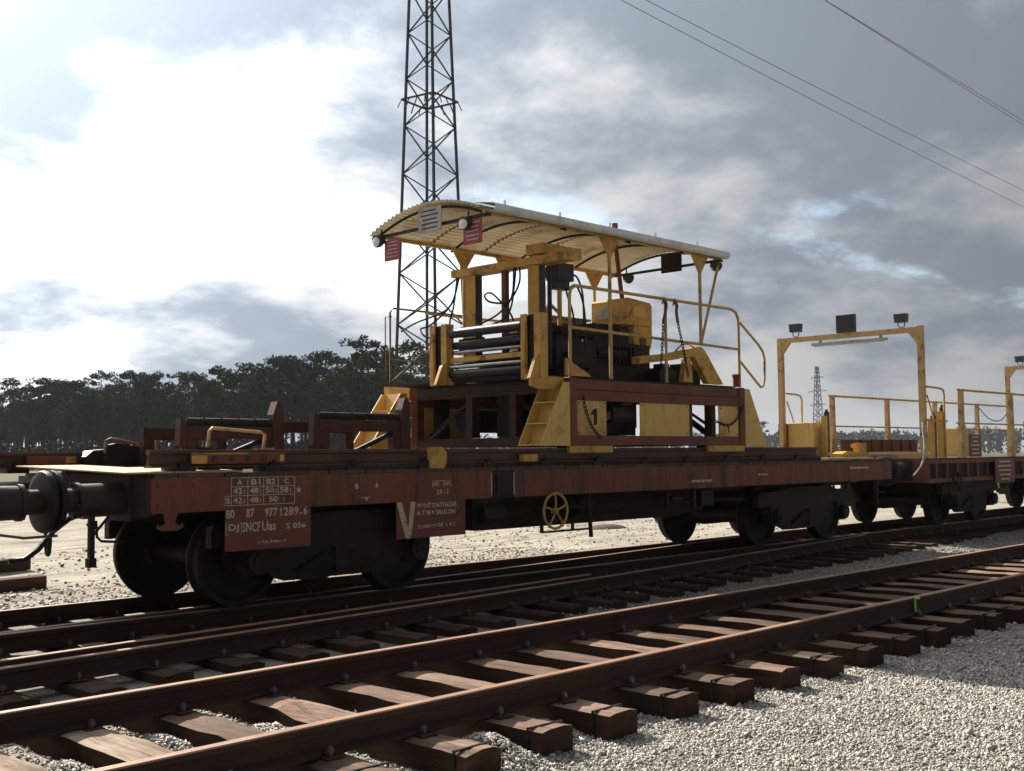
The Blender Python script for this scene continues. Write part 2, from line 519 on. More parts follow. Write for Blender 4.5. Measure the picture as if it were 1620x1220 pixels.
def make_ground():
    xs = np.concatenate([[-2400, -1200, -500, -200, -80, -30], np.arange(-14, 40, .16), np.arange(40, 90, 1.), [110, 150, 220, 350, 600, 1000, 1600, 2400]])
    ys = np.concatenate([[-2400, -1000, -300, -80, -20], np.arange(-6, 34, .14), np.arange(34, 90, 1.), [110, 150, 220, 350, 600, 1000, 1600, 2400]])
    X, Y = np.meshgrid(xs, ys, indexing='ij')
    Z = ground_z(X, Y)
    n, m = len(xs), len(ys)
    v = np.stack([X, Y, Z], -1).reshape(-1, 3)
    i = np.arange(n - 1)[:, None] * m + np.arange(m - 1)[None, :]
    q = np.stack([i, i + m, i + m + 1, i + 1], -1).reshape(-1, 4)
    me = fast_mesh('ground', v, q)
    me.materials.append(MT['ground'])
    me.polygons.foreach_set('use_smooth', np.ones(len(me.polygons), bool))
    o = place('ground', me, None, (0, 0, 0))
    tag(o, kind='structure')


def fast_mesh(name, v, faces):
    me = bpy.data.meshes.new(name)
    k = faces.shape[1]
    me.vertices.add(len(v)); me.vertices.foreach_set('co', v.astype(np.float32).ravel())
    me.loops.add(faces.size); me.loops.foreach_set('vertex_index', faces.astype(np.int32).ravel())
    me.polygons.add(len(faces)); me.polygons.foreach_set('loop_start', np.arange(0, faces.size, k, dtype=np.int32))
    me.polygons.foreach_set('loop_total', np.full(len(faces), k, dtype=np.int32))
    me.update(calc_edges=True)
    return me


make_ground()


HEAPS = [(3.30, 5.45, .17, .13), (3.34, 6.05, .14, .10), (4.52, 4.62, .16, .13), (5.13, 4.75, .13, .08), (3.95, 5.9, .15, .07), (2.72, 5.9, .15, .10)]


def make_stones():
    """loose ballast: angular stones, thickest in front of the empty track"""
    def scatter(n, x0, x1, y0, y1, r0, r1):
        x = RNG.uniform(x0, x1, n); y = RNG.uniform(y0, y1, n)
        return x, y, RNG.uniform(r0, r1, n) * RNG.choice([.7, 1, 1, 1.35], n)
    parts = [scatter(105000, 3.0, 9.2, 1.8, 4.9, .0055, .0125), scatter(24000, 7., 17., 2.8, 5.4, .008, .015),
             scatter(20000, 2.4, 10., 4.6, 7.2, .008, .015), scatter(12000, 9., 24., 6.3, 9.2, .011, .02),
             scatter(7000, 3., 16., 11.6, 15.5, .012, .024), scatter(2500, 5., 26., 13., 22., .014, .035), scatter(900, 3., 12., 2., 5., .016, .026), scatter(700, 3., 9., 5., 6.3, .016, .028)]
    for hx, hy, hr, hh in HEAPS:
        parts.append((RNG.normal(hx, hr * .7, 900), RNG.normal(hy, hr, 900), RNG.uniform(.008, .016, 900)))
    x, y, r = [np.concatenate([p[k] for p in parts]) for k in range(3)]
    keep = np.ones(len(x), bool)
    x, y, r = x[keep], y[keep], r[keep]
    n = len(x)
    z = ground_z(x, y) + r * .25
    for hx, hy, hr, hh in HEAPS:
        z = z + hh * np.exp(-((x - hx) ** 2 + ((y - hy) * .6) ** 2) / hr ** 2)
    base = np.array([(1, 0, 0), (0, 1, 0), (-1, 0, 0), (0, -1, 0), (0, 0, .75), (0, 0, -.75)], float)
    tri = np.array([(0, 1, 4), (1, 2, 4), (2, 3, 4), (3, 0, 4), (1, 0, 5), (2, 1, 5), (3, 2, 5), (0, 3, 5)])
    jit = RNG.uniform(.55, 1.25, (n, 6, 3)) * base[None] + RNG.normal(0, .22, (n, 6, 3))
    a = RNG.uniform(0, 2 * math.pi, n); b = RNG.normal(0, .5, n)
    ca, sa, cb, sb = np.cos(a), np.sin(a), np.cos(b), np.sin(b)
    X = jit[..., 0] * ca[:, None] - jit[..., 1] * sa[:, None]
    Y = jit[..., 0] * sa[:, None] + jit[..., 1] * ca[:, None]
    Zv = jit[..., 2]
    Y, Zv = Y * cb[:, None] - Zv * sb[:, None], Y * sb[:, None] + Zv * cb[:, None]
    V = np.stack([X, Y, Zv], -1) * r[:, None, None] + np.stack([x, y, z], -1)[:, None, :]
    F = (tri[None] + (np.arange(n) * 6)[:, None, None]).reshape(-1, 3)
    me = fast_mesh('ballast_stones', V.reshape(-1, 3), F)
    me.materials.append(MT['stone'])
    o = place('ballast_stones', me, None, (0, 0, 0))
    tag(o, 'pale loose ballast stones scattered over the ground around the tracks', 'gravel', kind='stuff')


make_stones()


# ------------------------------------------------------------------ tracks
def sleeper_mesh(name, length, width, height, seed, matname, rough=.0035, dent=False, side=None):
    r = np.random.default_rng(seed)
    nx, ny = 4, 14
    m = MB()
    ring = []
    for j in range(ny + 1):
        y = -length / 2 + length * j / ny
        row = []
        for i in range(nx + 1):
            x = -width / 2 + width * i / nx
            dz = r.normal(0, rough)
            if dent and 4 <= j <= 8 and i < 3: dz -= r.uniform(.01, .05)
            edge = .012 if i in (0, nx) else 0
            row.append((x + r.normal(0, rough * .6), y + (r.normal(0, rough) if j not in (0, ny) else 0), height + dz - edge))
        ring.append(row)
    vs, fs = [], []
    for j in range(ny + 1):
        vs += ring[j]
        vs += [(ring[j][0][0] - .002, ring[j][0][1], 0), (ring[j][nx][0] + .002, ring[j][nx][1], 0)]
    w = nx + 3
    for j in range(ny):
        a, b = j * w, (j + 1) * w
        for i in range(nx): fs.append((a + i, a + i + 1, b + i + 1, b + i))
        fs.append((a, b, b + nx + 1, a + nx + 1)); fs.append((a + nx, a + nx + 2, b + nx + 2, b + nx))
    fs.append(tuple([i for i in range(nx + 1)] + [nx + 2, nx + 1]))
    k = ny * w
    fs.append(tuple([k + i for i in range(nx + 1)][::-1] + [k + nx + 1, k + nx + 2]))
    m.add(vs, fs)
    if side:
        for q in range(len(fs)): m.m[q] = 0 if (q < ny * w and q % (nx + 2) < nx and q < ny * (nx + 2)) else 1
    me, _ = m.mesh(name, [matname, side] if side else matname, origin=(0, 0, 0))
    return me


def clip_mesh():
    m = MB()
    m.mi = 0
    m.box(-.055, .055, -.065, .02, 0, .014)
    m.box(-.03, .03, -.02, .035, .014, .03)
    m.mi = 1
    m.cyl((0, -.012, .014), (0, -.012, .062), .012, 8)
    m.cyl((0, -.012, .03), (0, -.012, .05), .021, 6)
    me, _ = m.mesh('rail_clip', ['rail', 'clip'], origin=(0, 0, 0))
    return me


CLIP = clip_mesh()
BAND = MB()
BAND.box(-.136, .136, -.008, .008, .148, .157); BAND.box(-.139, -.131, -.008, .008, .03, .157); BAND.box(.131, .139, -.008, .008, .03, .157)
BAND_ME, _ = BAND.mesh('end_band', 'black', origin=(0, 0, 0))

# the empty track in front
FT_Y0, FT_Z = 4.90, -.09
ft = thing('railway_track', (12, FT_Y0 + .75, FT_Z - .15), 'empty rusty track on wooden sleepers, lying on gravel in front of the train', 'track')
for yy in (FT_Y0, FT_Y0 + 1.5):
    MB().sweep(RAIL, [(x, yy, FT_Z + .004) for x in (-12, 0, 8, 20, 45, 75)], (7, 8, 9)).build('rail', ['rail', 'lit_rail_top'], ft, smooth=True)
SL = [sleeper_mesh('sleeper', 2.62, .255, .15, 20 + k, 'sleeper', dent=(k == 2), side='sleeper_side_shade') for k in range(6)]
PALE = sleeper_mesh('sleeper', 2.62, .27, .15, 31, 'sleeper_pale', rough=.005, side='sleeper_side_shade')
for i in range(-8, 66):
    x = 3.608 + .6101 * i + random.uniform(-.025, .025)
    yo = random.uniform(-.05, .05)
    big = -4 <= i < 26
    sl = place('sleeper', PALE if i in (-2, -1) else SL[2] if i == 1 else SL[i % 6 if i % 6 != 2 else 3], ft, (x, FT_Y0 + .75 + yo, FT_Z - .15), random.uniform(-.012, .012))
    if big:
        for yy, s in ((FT_Y0, -1), (FT_Y0, 1), (FT_Y0 + 1.5, -1), (FT_Y0 + 1.5, 1)):
            place('rail_clip', CLIP, sl, (x + random.uniform(-.05, .05), yy + s * .075, FT_Z - .004), 0 if s < 0 else math.pi)
        if random.random() < .75:
            place('end_band', BAND_ME, sl, (x, FT_Y0 + .75 + yo - 1.31 + random.uniform(.08, .17), FT_Z - .15), random.uniform(-.06, .06))

# the track under the train: a turnout on long timbers
TRAIN_Y = 10.486
tt = thing('railway_track', (12, TRAIN_Y, -.31), 'dark rusty turnout rails on long creosoted timbers underneath the train', 'track')
for yy in (TRAIN_Y - .75, TRAIN_Y + .75):
    MB().sweep(RAIL, [(x, yy, -.159) for x in (-20, 5, 20, 50, 90)], (7, 8, 9)).build('rail', ['rail', 'lit_rail_top'], tt, smooth=True)
DV = lin([-20, -5, 3.7, 5.4, 8.7, 12, 16, 19], [5.9, 7.55, 8.2, 8.32, 8.58, 8.88, 9.32, 9.64])
xs = np.linspace(-20, 18.5, 40)
MB().sweep(RAIL, [(x, DV(x), -.159) for x in xs], (7, 8, 9)).build('closure_rail', ['rail', 'lit_rail_top'], tt, smooth=True)
MB().sweep(RAIL, [(x, DV(x) + .30, -.159) for x in xs if -12 < x < 11], (7, 8, 9)).build('guard_rail', ['rail', 'lit_rail_top'], tt, smooth=True)
MB().sweep(RAIL, [(x, DV(x) + 1.62, -.159) for x in xs if x > 3], (7, 8, 9)).build('closure_rail', ['rail', 'lit_rail_top'], tt, smooth=True)
SE = lin([-20, 8, 13, 24, 60], [7.2, 7.85, 8.3, 9.1, 9.1])
TL = {}
for i in range(-22, 90):
    x = .25 + .6 * i + random.uniform(-.03, .03)
    y0, y1 = SE(x) + random.uniform(-.08, .08), TRAIN_Y + 1.32
    key = i % 4
    if key not in TL: TL[key] = sleeper_mesh('timber', 1., .25, .15, 60 + key, 'sleeper_dark')
    sl = place('timber', TL[key], tt, (x, (y0 + y1) / 2, -.315), 0, (1, y1 - y0, 1))
    if 2 < x < 30:
        for yy, s in ((DV(x), -1), (DV(x) + .3, -1), (TRAIN_Y - .75, -1), (TRAIN_Y + .75, -1)):
            if yy == DV(x) + .3 and x > 11: continue
            if yy == DV(x) and x > 18: continue
            c = bpy.data.objects.new('rail_clip', CLIP); COL.objects.link(c); c.parent = sl
            c.location = (random.uniform(-.04, .04), (yy + s * .075 - (y0 + y1) / 2) / (y1 - y0), .150)
            c.scale = (1, 1 / (y1 - y0), 1)

lime = MB()
lime.prism([(-.012, .0), (.012, .004), (.022, .06), (.010, .13), (-.014, .135), (-.02, .06)], 'Y', 0, .004)
lime.prism([(-.02, .12), (.018, .12), (.018, .135), (-.02, .135)], 'Y', -.04, .0)
lime.prism([(.0, .0), (.06, -.03), (.085, -.02), (.02, .02)], 'Y', -.006, 0)
lm, _ = lime.mesh('marker_tape', 'lime', origin=(0, 0, 0))
o = place('marker_tape', lm, None, (10.35, FT_Y0 - .040, FT_Z + .03))
tag(o, 'lime green marker tape tied round the nearest rail', 'tape')


# ------------------------------------------------------------------ lettering
def text_mesh(s, matname, x0, x1, z0, z1, y, name='lettering'):
    """flat lettering in the XZ plane facing -Y, fitted into x0..x1, z0..z1"""
    cu = bpy.data.curves.new('t', 'FONT'); cu.body = s; cu.resolution_u = 2; cu.offset = .018
    ob = bpy.data.objects.new('t', cu); COL.objects.link(ob)
    bpy.context.view_layer.update()
    me = bpy.data.meshes.new_from_object(ob.evaluated_get(bpy.context.evaluated_depsgraph_get()))
    bpy.data.objects.remove(ob); bpy.data.curves.remove(cu)
    n = len(me.vertices); co = np.zeros(n * 3); me.vertices.foreach_get('co', co); co = co.reshape(-1, 3)
    mn, mx = co.min(0), co.max(0)
    sx = (x1 - x0) / (mx[0] - mn[0]); sz = (z1 - z0) / (mx[1] - mn[1])
    out = np.zeros_like(co)
    out[:, 0] = (co[:, 0] - mn[0]) * sx; out[:, 2] = (co[:, 1] - mn[1]) * sz
    me.vertices.foreach_set('co', out.ravel()); me.update()
    me.name = name; me.materials.clear(); me.materials.append(MT[matname])
    return me


def text(s, matname, x0, x1, z0, z1, y, parent, name='lettering'):
    me = text_mesh(s, matname, x0, x1, z0, z1, y, name)
    return place(name, me, parent, (x0, y, z0))


def flat_bars(rects, y, matname, parent, name='marking'):
    m = MB()
    for x0, x1, z0, z1 in rects: m.box(x0, x1, y, y + .0015, z0, z1)
    return m.build(name, matname, parent)


# ------------------------------------------------------------------ rolling stock parts
def wheel_mesh():
    n = 40
    prof = [(-.075, .40), (-.072, .452), (.03, .462), (.044, .492), (.066, .488), (.068, .40), (.035, .36), (.02, .16), (.06, .11), (.06, .085), (-.085, .085), (-.085, .12), (-.03, .17), (-.02, .36)]
    m = MB(); vs = []; fs = []
    for j in range(n):
        a = 2 * math.pi * j / n
        vs += [(r * math.cos(a), y, r * math.sin(a) + .46) for y, r in prof]
    k = len(prof)
    for j in range(n):
        for i in range(k):
            fs.append((j * k + i, j * k + (i + 1) % k, ((j + 1) % n) * k + (i + 1) % k, ((j + 1) % n) * k + i))
    m.add(vs, fs)
    return m.mesh('wheel', 'wheel', smooth=True, origin=(0, 0, 0))[0]


WHEEL = wheel_mesh()


def make_bogie(parent, xc, wb):
    z = .46
    b = MB()
    b.box(xc - .28, xc + .28, TRAIN_Y - .95, TRAIN_Y + .95, .52, .80)
    b.cyl((xc, TRAIN_Y, .8), (xc, TRAIN_Y, .95), .3, 16)
    bg = b.build('bogie', 'dark', parent)
    for s in (-1, 1):
        y = TRAIN_Y + s * 1.0
        fr = MB()
        hw = wb / 2
        top = [(-hw - .44, .60), (-hw - .44, .80), (-hw + .2, .84), (-.55, .88), (.55, .88), (hw - .2, .84), (hw + .44, .80), (hw + .44, .60),
               (hw + .16, .62), (hw + .16, .36), (hw - .16, .36), (hw - .20, .30), (.62, .24), (-.62, .24), (-hw + .20, .30), (-hw + .16, .36), (-hw - .16, .36), (-hw - .16, .62)]
        fr.prism([(xc + a, c) for a, c in top], 'Y', y - .06, y + .04)
        fr.box(xc - hw - .44, xc + hw + .44, y - .09, y - .061, .78, .83)
        fr.build('side_frame', 'dark', bg)
        gear = MB()
        gear.box(xc - hw + .53, xc + hw - .53, TRAIN_Y + s * .62 - .04, TRAIN_Y + s * .62 + .04, .26, .90)
        gear.bar((xc - hw + .5, TRAIN_Y + s * .6, .34), (xc + hw - .5, TRAIN_Y + s * .6, .42), .06, .05)
        gear.box(xc - .62, xc - .5, TRAIN_Y + s * .3, TRAIN_Y + s * .9, .30, .45); gear.box(xc + .5, xc + .62, TRAIN_Y + s * .3, TRAIN_Y + s * .9, .30, .45)
        gear.build('brake_gear', 'dark', bg)
        sp = MB()
        for k in range(7):
            w = .52 - .05 * k
            sp.box(xc - w, xc + w, y + s * .07 - .045, y + s * .07 + .045, .33 + .024 * k, .33 + .024 * k + .018)
        sp.box(xc - .07, xc + .07, y + s * .07 - .055, y + s * .07 + .055, .30, .54)
        sp.build('leaf_spring', 'dark', bg)
        for t in (-1, 1):
            x = xc + t * wb / 2
            w = place('wheel', WHEEL, bg, (x, TRAIN_Y + s * .755, 0), math.pi if s > 0 else 0)
            ax = MB()
            ax.box(x - .14, x + .14, y - .10, y + .10, z - .14, z + .16)
            ax.cyl((x, y + s * .10, z), (x, y + s * .19, z), .115, 14)
            ax.cyl((x, y + s * .19, z), (x, y + s * .205, z), .07, 6)
            ax.build('axle_box', 'dark', bg)
            for t2 in (-1, 1):
                cs = MB()
                pts = [(x + t2 * .22 + .055 * math.cos(a), y + .055 * math.sin(a), .48 + .14 * a / (2 * math.pi * 4)) for a in np.linspace(0, 2 * math.pi * 4, 40)]
                cs.tube(pts, .013, 5)
                cs.build('coil_spring', 'dark', bg)
            bs = MB()
            bs.box(x - t * .53 - .05, x - t * .53 + .02, TRAIN_Y + s * .755 - .05, TRAIN_Y + s * .755 + .05, .34, .58)
            bs.build('brake_block', 'dark', bg)
    for t in (-1, 1):
        x = xc + t * wb / 2
        MB().cyl((x, TRAIN_Y - .8, z), (x, TRAIN_Y + .8, z), .085, 14).build('axle', 'wheel', bg, smooth=True)
    return bg


def make_buffer(parent, x, y, d, matname='buffer'):
    """d=-1: buffer points to -X"""
    z = 1.08
    h = MB()
    h.box(x, x + d * .03, y - .2, y + .2, z - .19, z + .19)
    h.cyl((x + d * .03, y, z), (x + d * .40, y, z), .150, 20, .142)
    h.cyl((x + d * .40, y, z), (x + d * .44, y, z), .156, 20)
    for a in range(6):
        an = a * math.pi / 3 + .3
        h.cyl((x + d * .44, y + .135 * math.cos(an), z + .135 * math.sin(an)), (x + d * .46, y + .135 * math.cos(an), z + .135 * math.sin(an)), .014, 6)
    b = h.build('buffer', matname, parent, smooth=True)
    MB().cyl((x + d * .44, y, z), (x + d * .585, y, z), .105, 20).build('plunger', matname, b, smooth=True)
    pr = [(.585, 0), (.585, .2), (.60, .255), (.625, .265), (.645, .262), (.655, .23), (.662, 0)]
    m = MB(); n = 32; vs = []; fs = []
    for j in range(n):
        a = 2 * math.pi * j / n
        vs += [(x + d * u, y + r * math.cos(a), z + r * math.sin(a)) for u, r in pr]
    k = len(pr)
    for j in range(n):
        for i in range(k - 1): fs.append((j * k + i, j * k + i + 1, ((j + 1) % n) * k + i + 1, ((j + 1) % n) * k + i))
    m.add(vs, fs); m.build('buffer_head', 'wheel', b, smooth=True)
    return b


def channel(m, x0, x1, yface, inward, z0, z1, fl=.09, t=.012):
    s = inward
    m.box(x0, x1, yface, yface + s * t, z0, z1)
    m.box(x0, x1, yface + s * t, yface + s * fl, z1 - .016, z1 - .001)
    m.box(x0, x1, yface + s * t, yface + s * fl, z0 + .001, z0 + .016)
    return m


def hand_wheel(parent, x, y, z, r, matname, rot=0.):
    m = MB()
    m.tube([(x + r * math.cos(a), y, z + r * math.sin(a)) for a in np.linspace(0, 2 * math.pi, 28, endpoint=False)], .016, 8, closed=True)
    for k in range(5):
        a = rot + 2 * math.pi * k / 5
        m.tube([(x, y, z), (x + r * .5 * math.cos(a), y - .01, z + r * .5 * math.sin(a)), (x + r * math.cos(a), y, z + r * math.sin(a))], .013, 6)
    m.cyl((x, y - .02, z), (x, y + .05, z), .035, 12)
    h = m.build('hand_wheel', matname, parent, smooth=True)
    MB().cyl((x, y + .05, z), (x, y + .7, z), .018, 8).build('wheel_shaft', 'dark', h)
    return h


def deck_rails(parent, x0, x1, sides=(9.30, 11.68)):
    for yy in sides:
        MB().sweep(RAIL, [(x0, yy, 1.352), (x1, yy, 1.352)], (8,)).build('deck_rail', ['deck_rail', 'lit_rail_top'], parent, smooth=True)  # paler top face paints the lit line along the deck rail
        first = None
        for k in range(int((x1 - x0) / .95)):
            x = x0 + .3 + .95 * k
            if first is None:
                m = MB()
                m.box(x - .11, x + .11, yy - .11, yy + .11, 1.301, 1.351)
                for s in (-1, 1):
                    m.box(x - .05, x + .05, yy + s * .085 - .02, yy + s * .085 + .02, 1.351, 1.39)
                    m.cyl((x, yy + s * .085, 1.39), (x, yy + s * .085, 1.415), .016, 6)
                first = m.build('rail_chair', 'dark', parent); fx = x
            else:
                clone(first, parent, (x - fx, 0, 0))


# ------------------------------------------------------------------ main flat wagon
WX0, WX1, YN, YF = 4.913, 18.758, 9.166, 11.806
wg = thing('flat_wagon', (11.8, TRAIN_Y, 0), 'long oxide red flat wagon with white lettering that carries the yellow machine', 'wagon')
channel(MB(), WX0, WX1, YN, 1, .957, 1.262).build('side_sill', 'red_sill', wg)
channel(MB(), WX0, WX1, YF, -1, .957, 1.262).build('side_sill', 'red_sill', wg)
for x0, d in ((WX0, 1), (WX1, -1)):
    m = MB()
    m.box(x0 - d * .012, x0 + d * .012, YN - .002, YF + .002, .93, 1.275)
    m.box(x0 + d * .012, x0 + d * .14, YN + .1, YF - .1, 1.24, 1.258)
    m.box(x0 + d * .012, x0 + d * .14, YN + .1, YF - .1, .935, .955)
    m.build('headstock', 'buffer', wg)
db = None
nb = int((WX1 - WX0 - .1) / .232)
for k in range(nb):
    x = WX0 + .06 + .232 * k
    if db is None:
        db = MB().box(x, x + .222, YN - .01, YF + .01, 1.264, 1.301).build('deck_board', 'deck', wg); bx0 = x
    else:
        c = clone(db, wg, (x - bx0 + 0, random.uniform(-.012, .012), random.uniform(-.002, .002)))
g = MB()
g.prism([(8.9, .98), (14.3, .98), (14.3, .60), (13.6, .53), (9.6, .53), (8.9, .60)], 'Y', 9.98, 10.06)
g.prism([(8.9, .98), (14.3, .98), (14.3, .60), (13.6, .53), (9.6, .53), (8.9, .60)], 'Y', 10.92, 11.0)
for x in (9.2, 10.4, 11.6, 12.8, 14.0): g.box(x - .03, x + .03, 10.06, 10.92, .6, .95)
g.build('centre_girder', 'dark', wg)
for k in range(9):
    x = 5.6 + 1.55 * k
    MB().box(x - .035, x + .035, YN + .095, YF - .095, 1.05, 1.255).build('cross_member', 'dark', wg)
for yy in (9.86, 11.04): MB().box(5.1, 18.55, yy - .04, yy + .04, .86, 1.04).build('inner_sill', 'dark', wg)
make_bogie(wg, 7.13, 2.0)
make_bogie(wg, 16.38, 2.0)
for x, d in ((WX0 - .012, -1), (WX1 + .012, 1)):
    for yy in (TRAIN_Y - .875, TRAIN_Y + .875):
        make_buffer(wg, x, yy, d)
    hk = MB()
    hk.tube([(x, TRAIN_Y, 1.03), (x + d * .2, TRAIN_Y, 1.03), (x + d * .32, TRAIN_Y, 1.0), (x + d * .34, TRAIN_Y, .92), (x + d * .27, TRAIN_Y, .87), (x + d * .2, TRAIN_Y, .9)], .035, 8)
    hk.tube([(x + d * .27 + .02 * math.cos(t), TRAIN_Y + .09 * math.cos(t), .72 + .16 * math.sin(t)) for t in np.linspace(0, 2 * math.pi, 18, endpoint=False)], .02, 6, closed=True)
    hk.build('coupling_hook', 'dark', wg, smooth=True)
    bh = MB()
    yb = TRAIN_Y - .32
    bh.tube([(x + d * .02, yb, .93), (x + d * .10, yb, .94), (x + d * .22, yb, .90), (x + d * .36, yb, .80), (x + d * .5, yb, .64), (x + d * .62, yb, .56), (x + d * .75, yb + .02, .55)], .027, 8)
    h = bh.build('brake_hose', 'rubber', wg, smooth=True)
    m = MB(); m.box(x + d * .0, x + d * .10, yb - .05, yb + .05, .89, .99); m.tube([(x + d * .06, yb - .05, .93), (x + d * .06, yb - .12, .90), (x + d * .12, yb - .15, .84)], .014, 6)
    m.build('hose_cock', 'clip', h)
    st = MB()
    xs_ = x + d * .28
    st.box(xs_ - .022, xs_ + .022, 9.58, 9.63, .53, .95)
    st.box(xs_ - .035, xs_ + .035, 9.57, 9.64, .50, .58)
    st.tube([(xs_ + .04, 9.6, .9), (xs_ + .05, 9.6, .76), (xs_ + .09, 9.6, .72), (xs_ + .3, 9.6, .70)], .012, 6)
    st.tube([(xs_ - d * .02, 9.6, .78), (xs_ - d * .16, 9.6, .94)], .012, 6)
    st.build('shunter_step', 'dark', wg)
# jacking bracket on the sill
m = MB()
m.prism([(4.935, 1.262), (5.42, 1.262), (5.42, .965), (5.19, .955), (5.165, .87), (5.215, .845), (5.24, .868), (5.25, .83), (5.19, .805), (5.05, .805), (4.99, .83), (5.0, .868), (5.025, .845), (5.075, .87), (5.06, .955), (4.935, .965)], 'Y', YN - .014, YN - .002)
for x in (5.0, 5.16, 5.34):
    for z in (1.02, 1.2): m.cyl((x, YN - .014, z), (x, YN - .03, z), .016, 6)
m.build('tow_bracket', 'red_sill', wg)
# stake pocket with white edge stripes
m = MB(); m.box(9.09, 9.41, YN - .014, YN - .002, .96, 1.262); m.box(9.13, 9.37, YN - .03, YN - .014, 1.0, 1.22)
m.build('stake_pocket', 'dark', wg)
flat_bars([(9.062, 9.075, .985, 1.235), (9.425, 9.437, .985, 1.235)], YN - .003, 'white', wg)
hand_wheel(wg, 10.05, 9.09, .775, .205, 'yellow', .35)
m = MB()
m.bar((9.84, 9.12, .535), (10.72, 9.12, .535), .03, .022); m.bar((10.72, 9.12, .43), (10.72, 9.16, .96), .04, .03)
m.bar((9.84, 9.12, .53), (9.84, 9.12, .62), .03); m.bar((10.38, 9.12, .53), (10.38, 9.12, .63), .03)
m.build('wheel_guard', 'dark', wg)
m = MB()
m.cyl((11.0, 9.7, .80), (11.9, 9.7, .80), .17, 16); m.cyl((10.9, 9.7, .80), (11.0, 9.7, .8), .10, 12)
m.box(11.2, 11.3, 9.6, 9.8, .9, 1.0); m.box(11.65, 11.75, 9.6, 9.8, .9, 1.0)
m.build('air_reservoir', 'dark', wg, smooth=True)
m = MB()
m.box(12.5, 12.56, 9.3, 9.34, .72, .96); m.cyl((12.6, 9.33, .82), (12.85, 9.33, .82), .05, 10); m.box(13.05, 13.1, 9.25, 9.3, .68, .96); m.box(13.3, 13.6, 9.3, 9.5, .70, .92)
m.tube([(9.5, 9.45, .78), (12.5, 9.45, .80), (14.6, 9.45, .75)], .025, 6)
m.build('brake_linkage', 'dark', wg)
m = MB(); m.box(8.95, 9.4, 9.35, 9.75, .60, .95); m.cyl((9.0, 9.3, .77), (9.35, 9.3, .77), .11, 14); m.build('valve_box', 'dark', wg)

# lettered plates
P1 = MB().box(5.668, 6.606, YN - .012, YN - .004, .585, .957).build('number_plate', 'plate_red', wg)
for x in (5.8, 6.45): MB().box(x - .03, x + .03, YN - .0038, YN + .006, .60, .955).build('plate_hanger', 'dark', P1)
yl = YN - .0145
text('80', 'white', 5.672, 5.762, .885, .965, yl, P1)
text('87', 'white', 5.884, 5.972, .885, .965, yl, P1)
text('977', 'white', 6.085, 6.225, .885, .965, yl, P1)
text('1289', 'white', 6.258, 6.462, .885, .965, yl, P1)
flat_bars([(6.474, 6.512, .897, .907)], yl, 'white', P1)
text('6', 'white', 6.522, 6.566, .885, .965, yl, P1)
text('DJ', 'white', 5.70, 5.808, .752, .832, yl, P1)
flat_bars([(5.672, 5.677, .735, .845), (5.832, 5.837, .735, .845), (5.677, 5.695, .735, .74), (5.677, 5.695, .84, .845), (5.814, 5.832, .735, .74), (5.814, 5.832, .84, .845)], yl, 'white', P1)
text('SNCF', 'white', 5.846, 6.038, .752, .842, yl, P1)
text('Uas', 'white', 6.056, 6.208, .755, .845, yl, P1)
text('S 056', 'white', 6.325, 6.545, .762, .815, yl, P1)
text('16.54m', 'white', 6.07, 6.26, .638, .668, yl, P1)
flat_bars([(6.02, 6.024, .635, .665), (6.024, 6.055, .648, .652), (6.315, 6.319, .64, .67), (6.28, 6.315, .653, .657)], yl, 'white', P1)
# load table on the sill
ys = YN - .0025
cols = [5.735, 5.909, 6.080, 6.241, 6.428]
rows = [1.252, 1.168, 1.087, 1.0]
L_ = .0055
rc = [(cols[0], cols[4], z - L_ / 2, z + L_ / 2) for z in rows]
for i, x in enumerate(cols):
    segs = [(rows[1], rows[0]), (rows[2], rows[1]), (rows[3], rows[2])]
    for k, (a, b) in enumerate(segs):
        if i == 3 and k == 2: continue
        rc.append((x - L_ / 2, x + L_ / 2, a + L_ / 2, b - L_ / 2))
rc += [(5.668, 5.673, 1.0, 1.087), (5.673, cols[0] - L_ / 2, .9975, 1.003), (5.673, cols[0] - L_ / 2, 1.084, 1.0895)]
flat_bars(rc, ys, 'white', wg, 'load_table')
for i, s in enumerate(('A', 'B1', 'B2', 'C')):
    c = (cols[i] + cols[i + 1]) / 2; w = .025 if len(s) == 1 else .05
    text(s, 'white', c - w, c + w, 1.185, 1.238, ys, wg)
for i, s in enumerate(('42', '48', '50', '58')):
    text(s, 'white', cols[i] + .02, cols[i] + .115, 1.104, 1.158, ys, wg)
    text('t', 'white', cols[i] + .13, cols[i] + .145, 1.104, 1.145, ys, wg)
for i, s in enumerate(('42', '48')):
    text(s, 'white', cols[i] + .02, cols[i] + .115, 1.018, 1.072, ys, wg)
    text('t', 'white', cols[i] + .13, cols[i] + .145, 1.018, 1.058, ys, wg)
text('50', 'white', 6.14, 6.235, 1.018, 1.072, ys, wg); text('t', 'white', 6.30, 6.315, 1.018, 1.058, ys, wg)
text('S', 'white', 5.682, 5.722, 1.018, 1.072, ys, wg)
text('.', 'white', 5.715, 5.725, 1.105, 1.115, ys, wg)
st = MB()
st.prism([(6.474 + (.034 if k % 2 == 0 else .014) * math.sin(math.pi * k / 5), 1.122 + (.034 if k % 2 == 0 else .014) * math.cos(math.pi * k / 5)) for k in range(10)], 'Y', ys, ys + .0015)
st.build('star_mark', 'white', wg)
text('8', 'white', 7.15, 7.19, 1.11, 1.165, ys, wg); text('6', 'white', 7.41, 7.45, 1.118, 1.175, ys, wg)
flat_bars([(7.235, 7.353, 1.018, 1.026)], ys, 'white', wg)
st = MB(); st.prism([(7.275, 1.016), (7.315, 1.016), (7.295, .985)], 'Y', ys, ys + .0015); st.build('arrow_mark', 'white', wg)
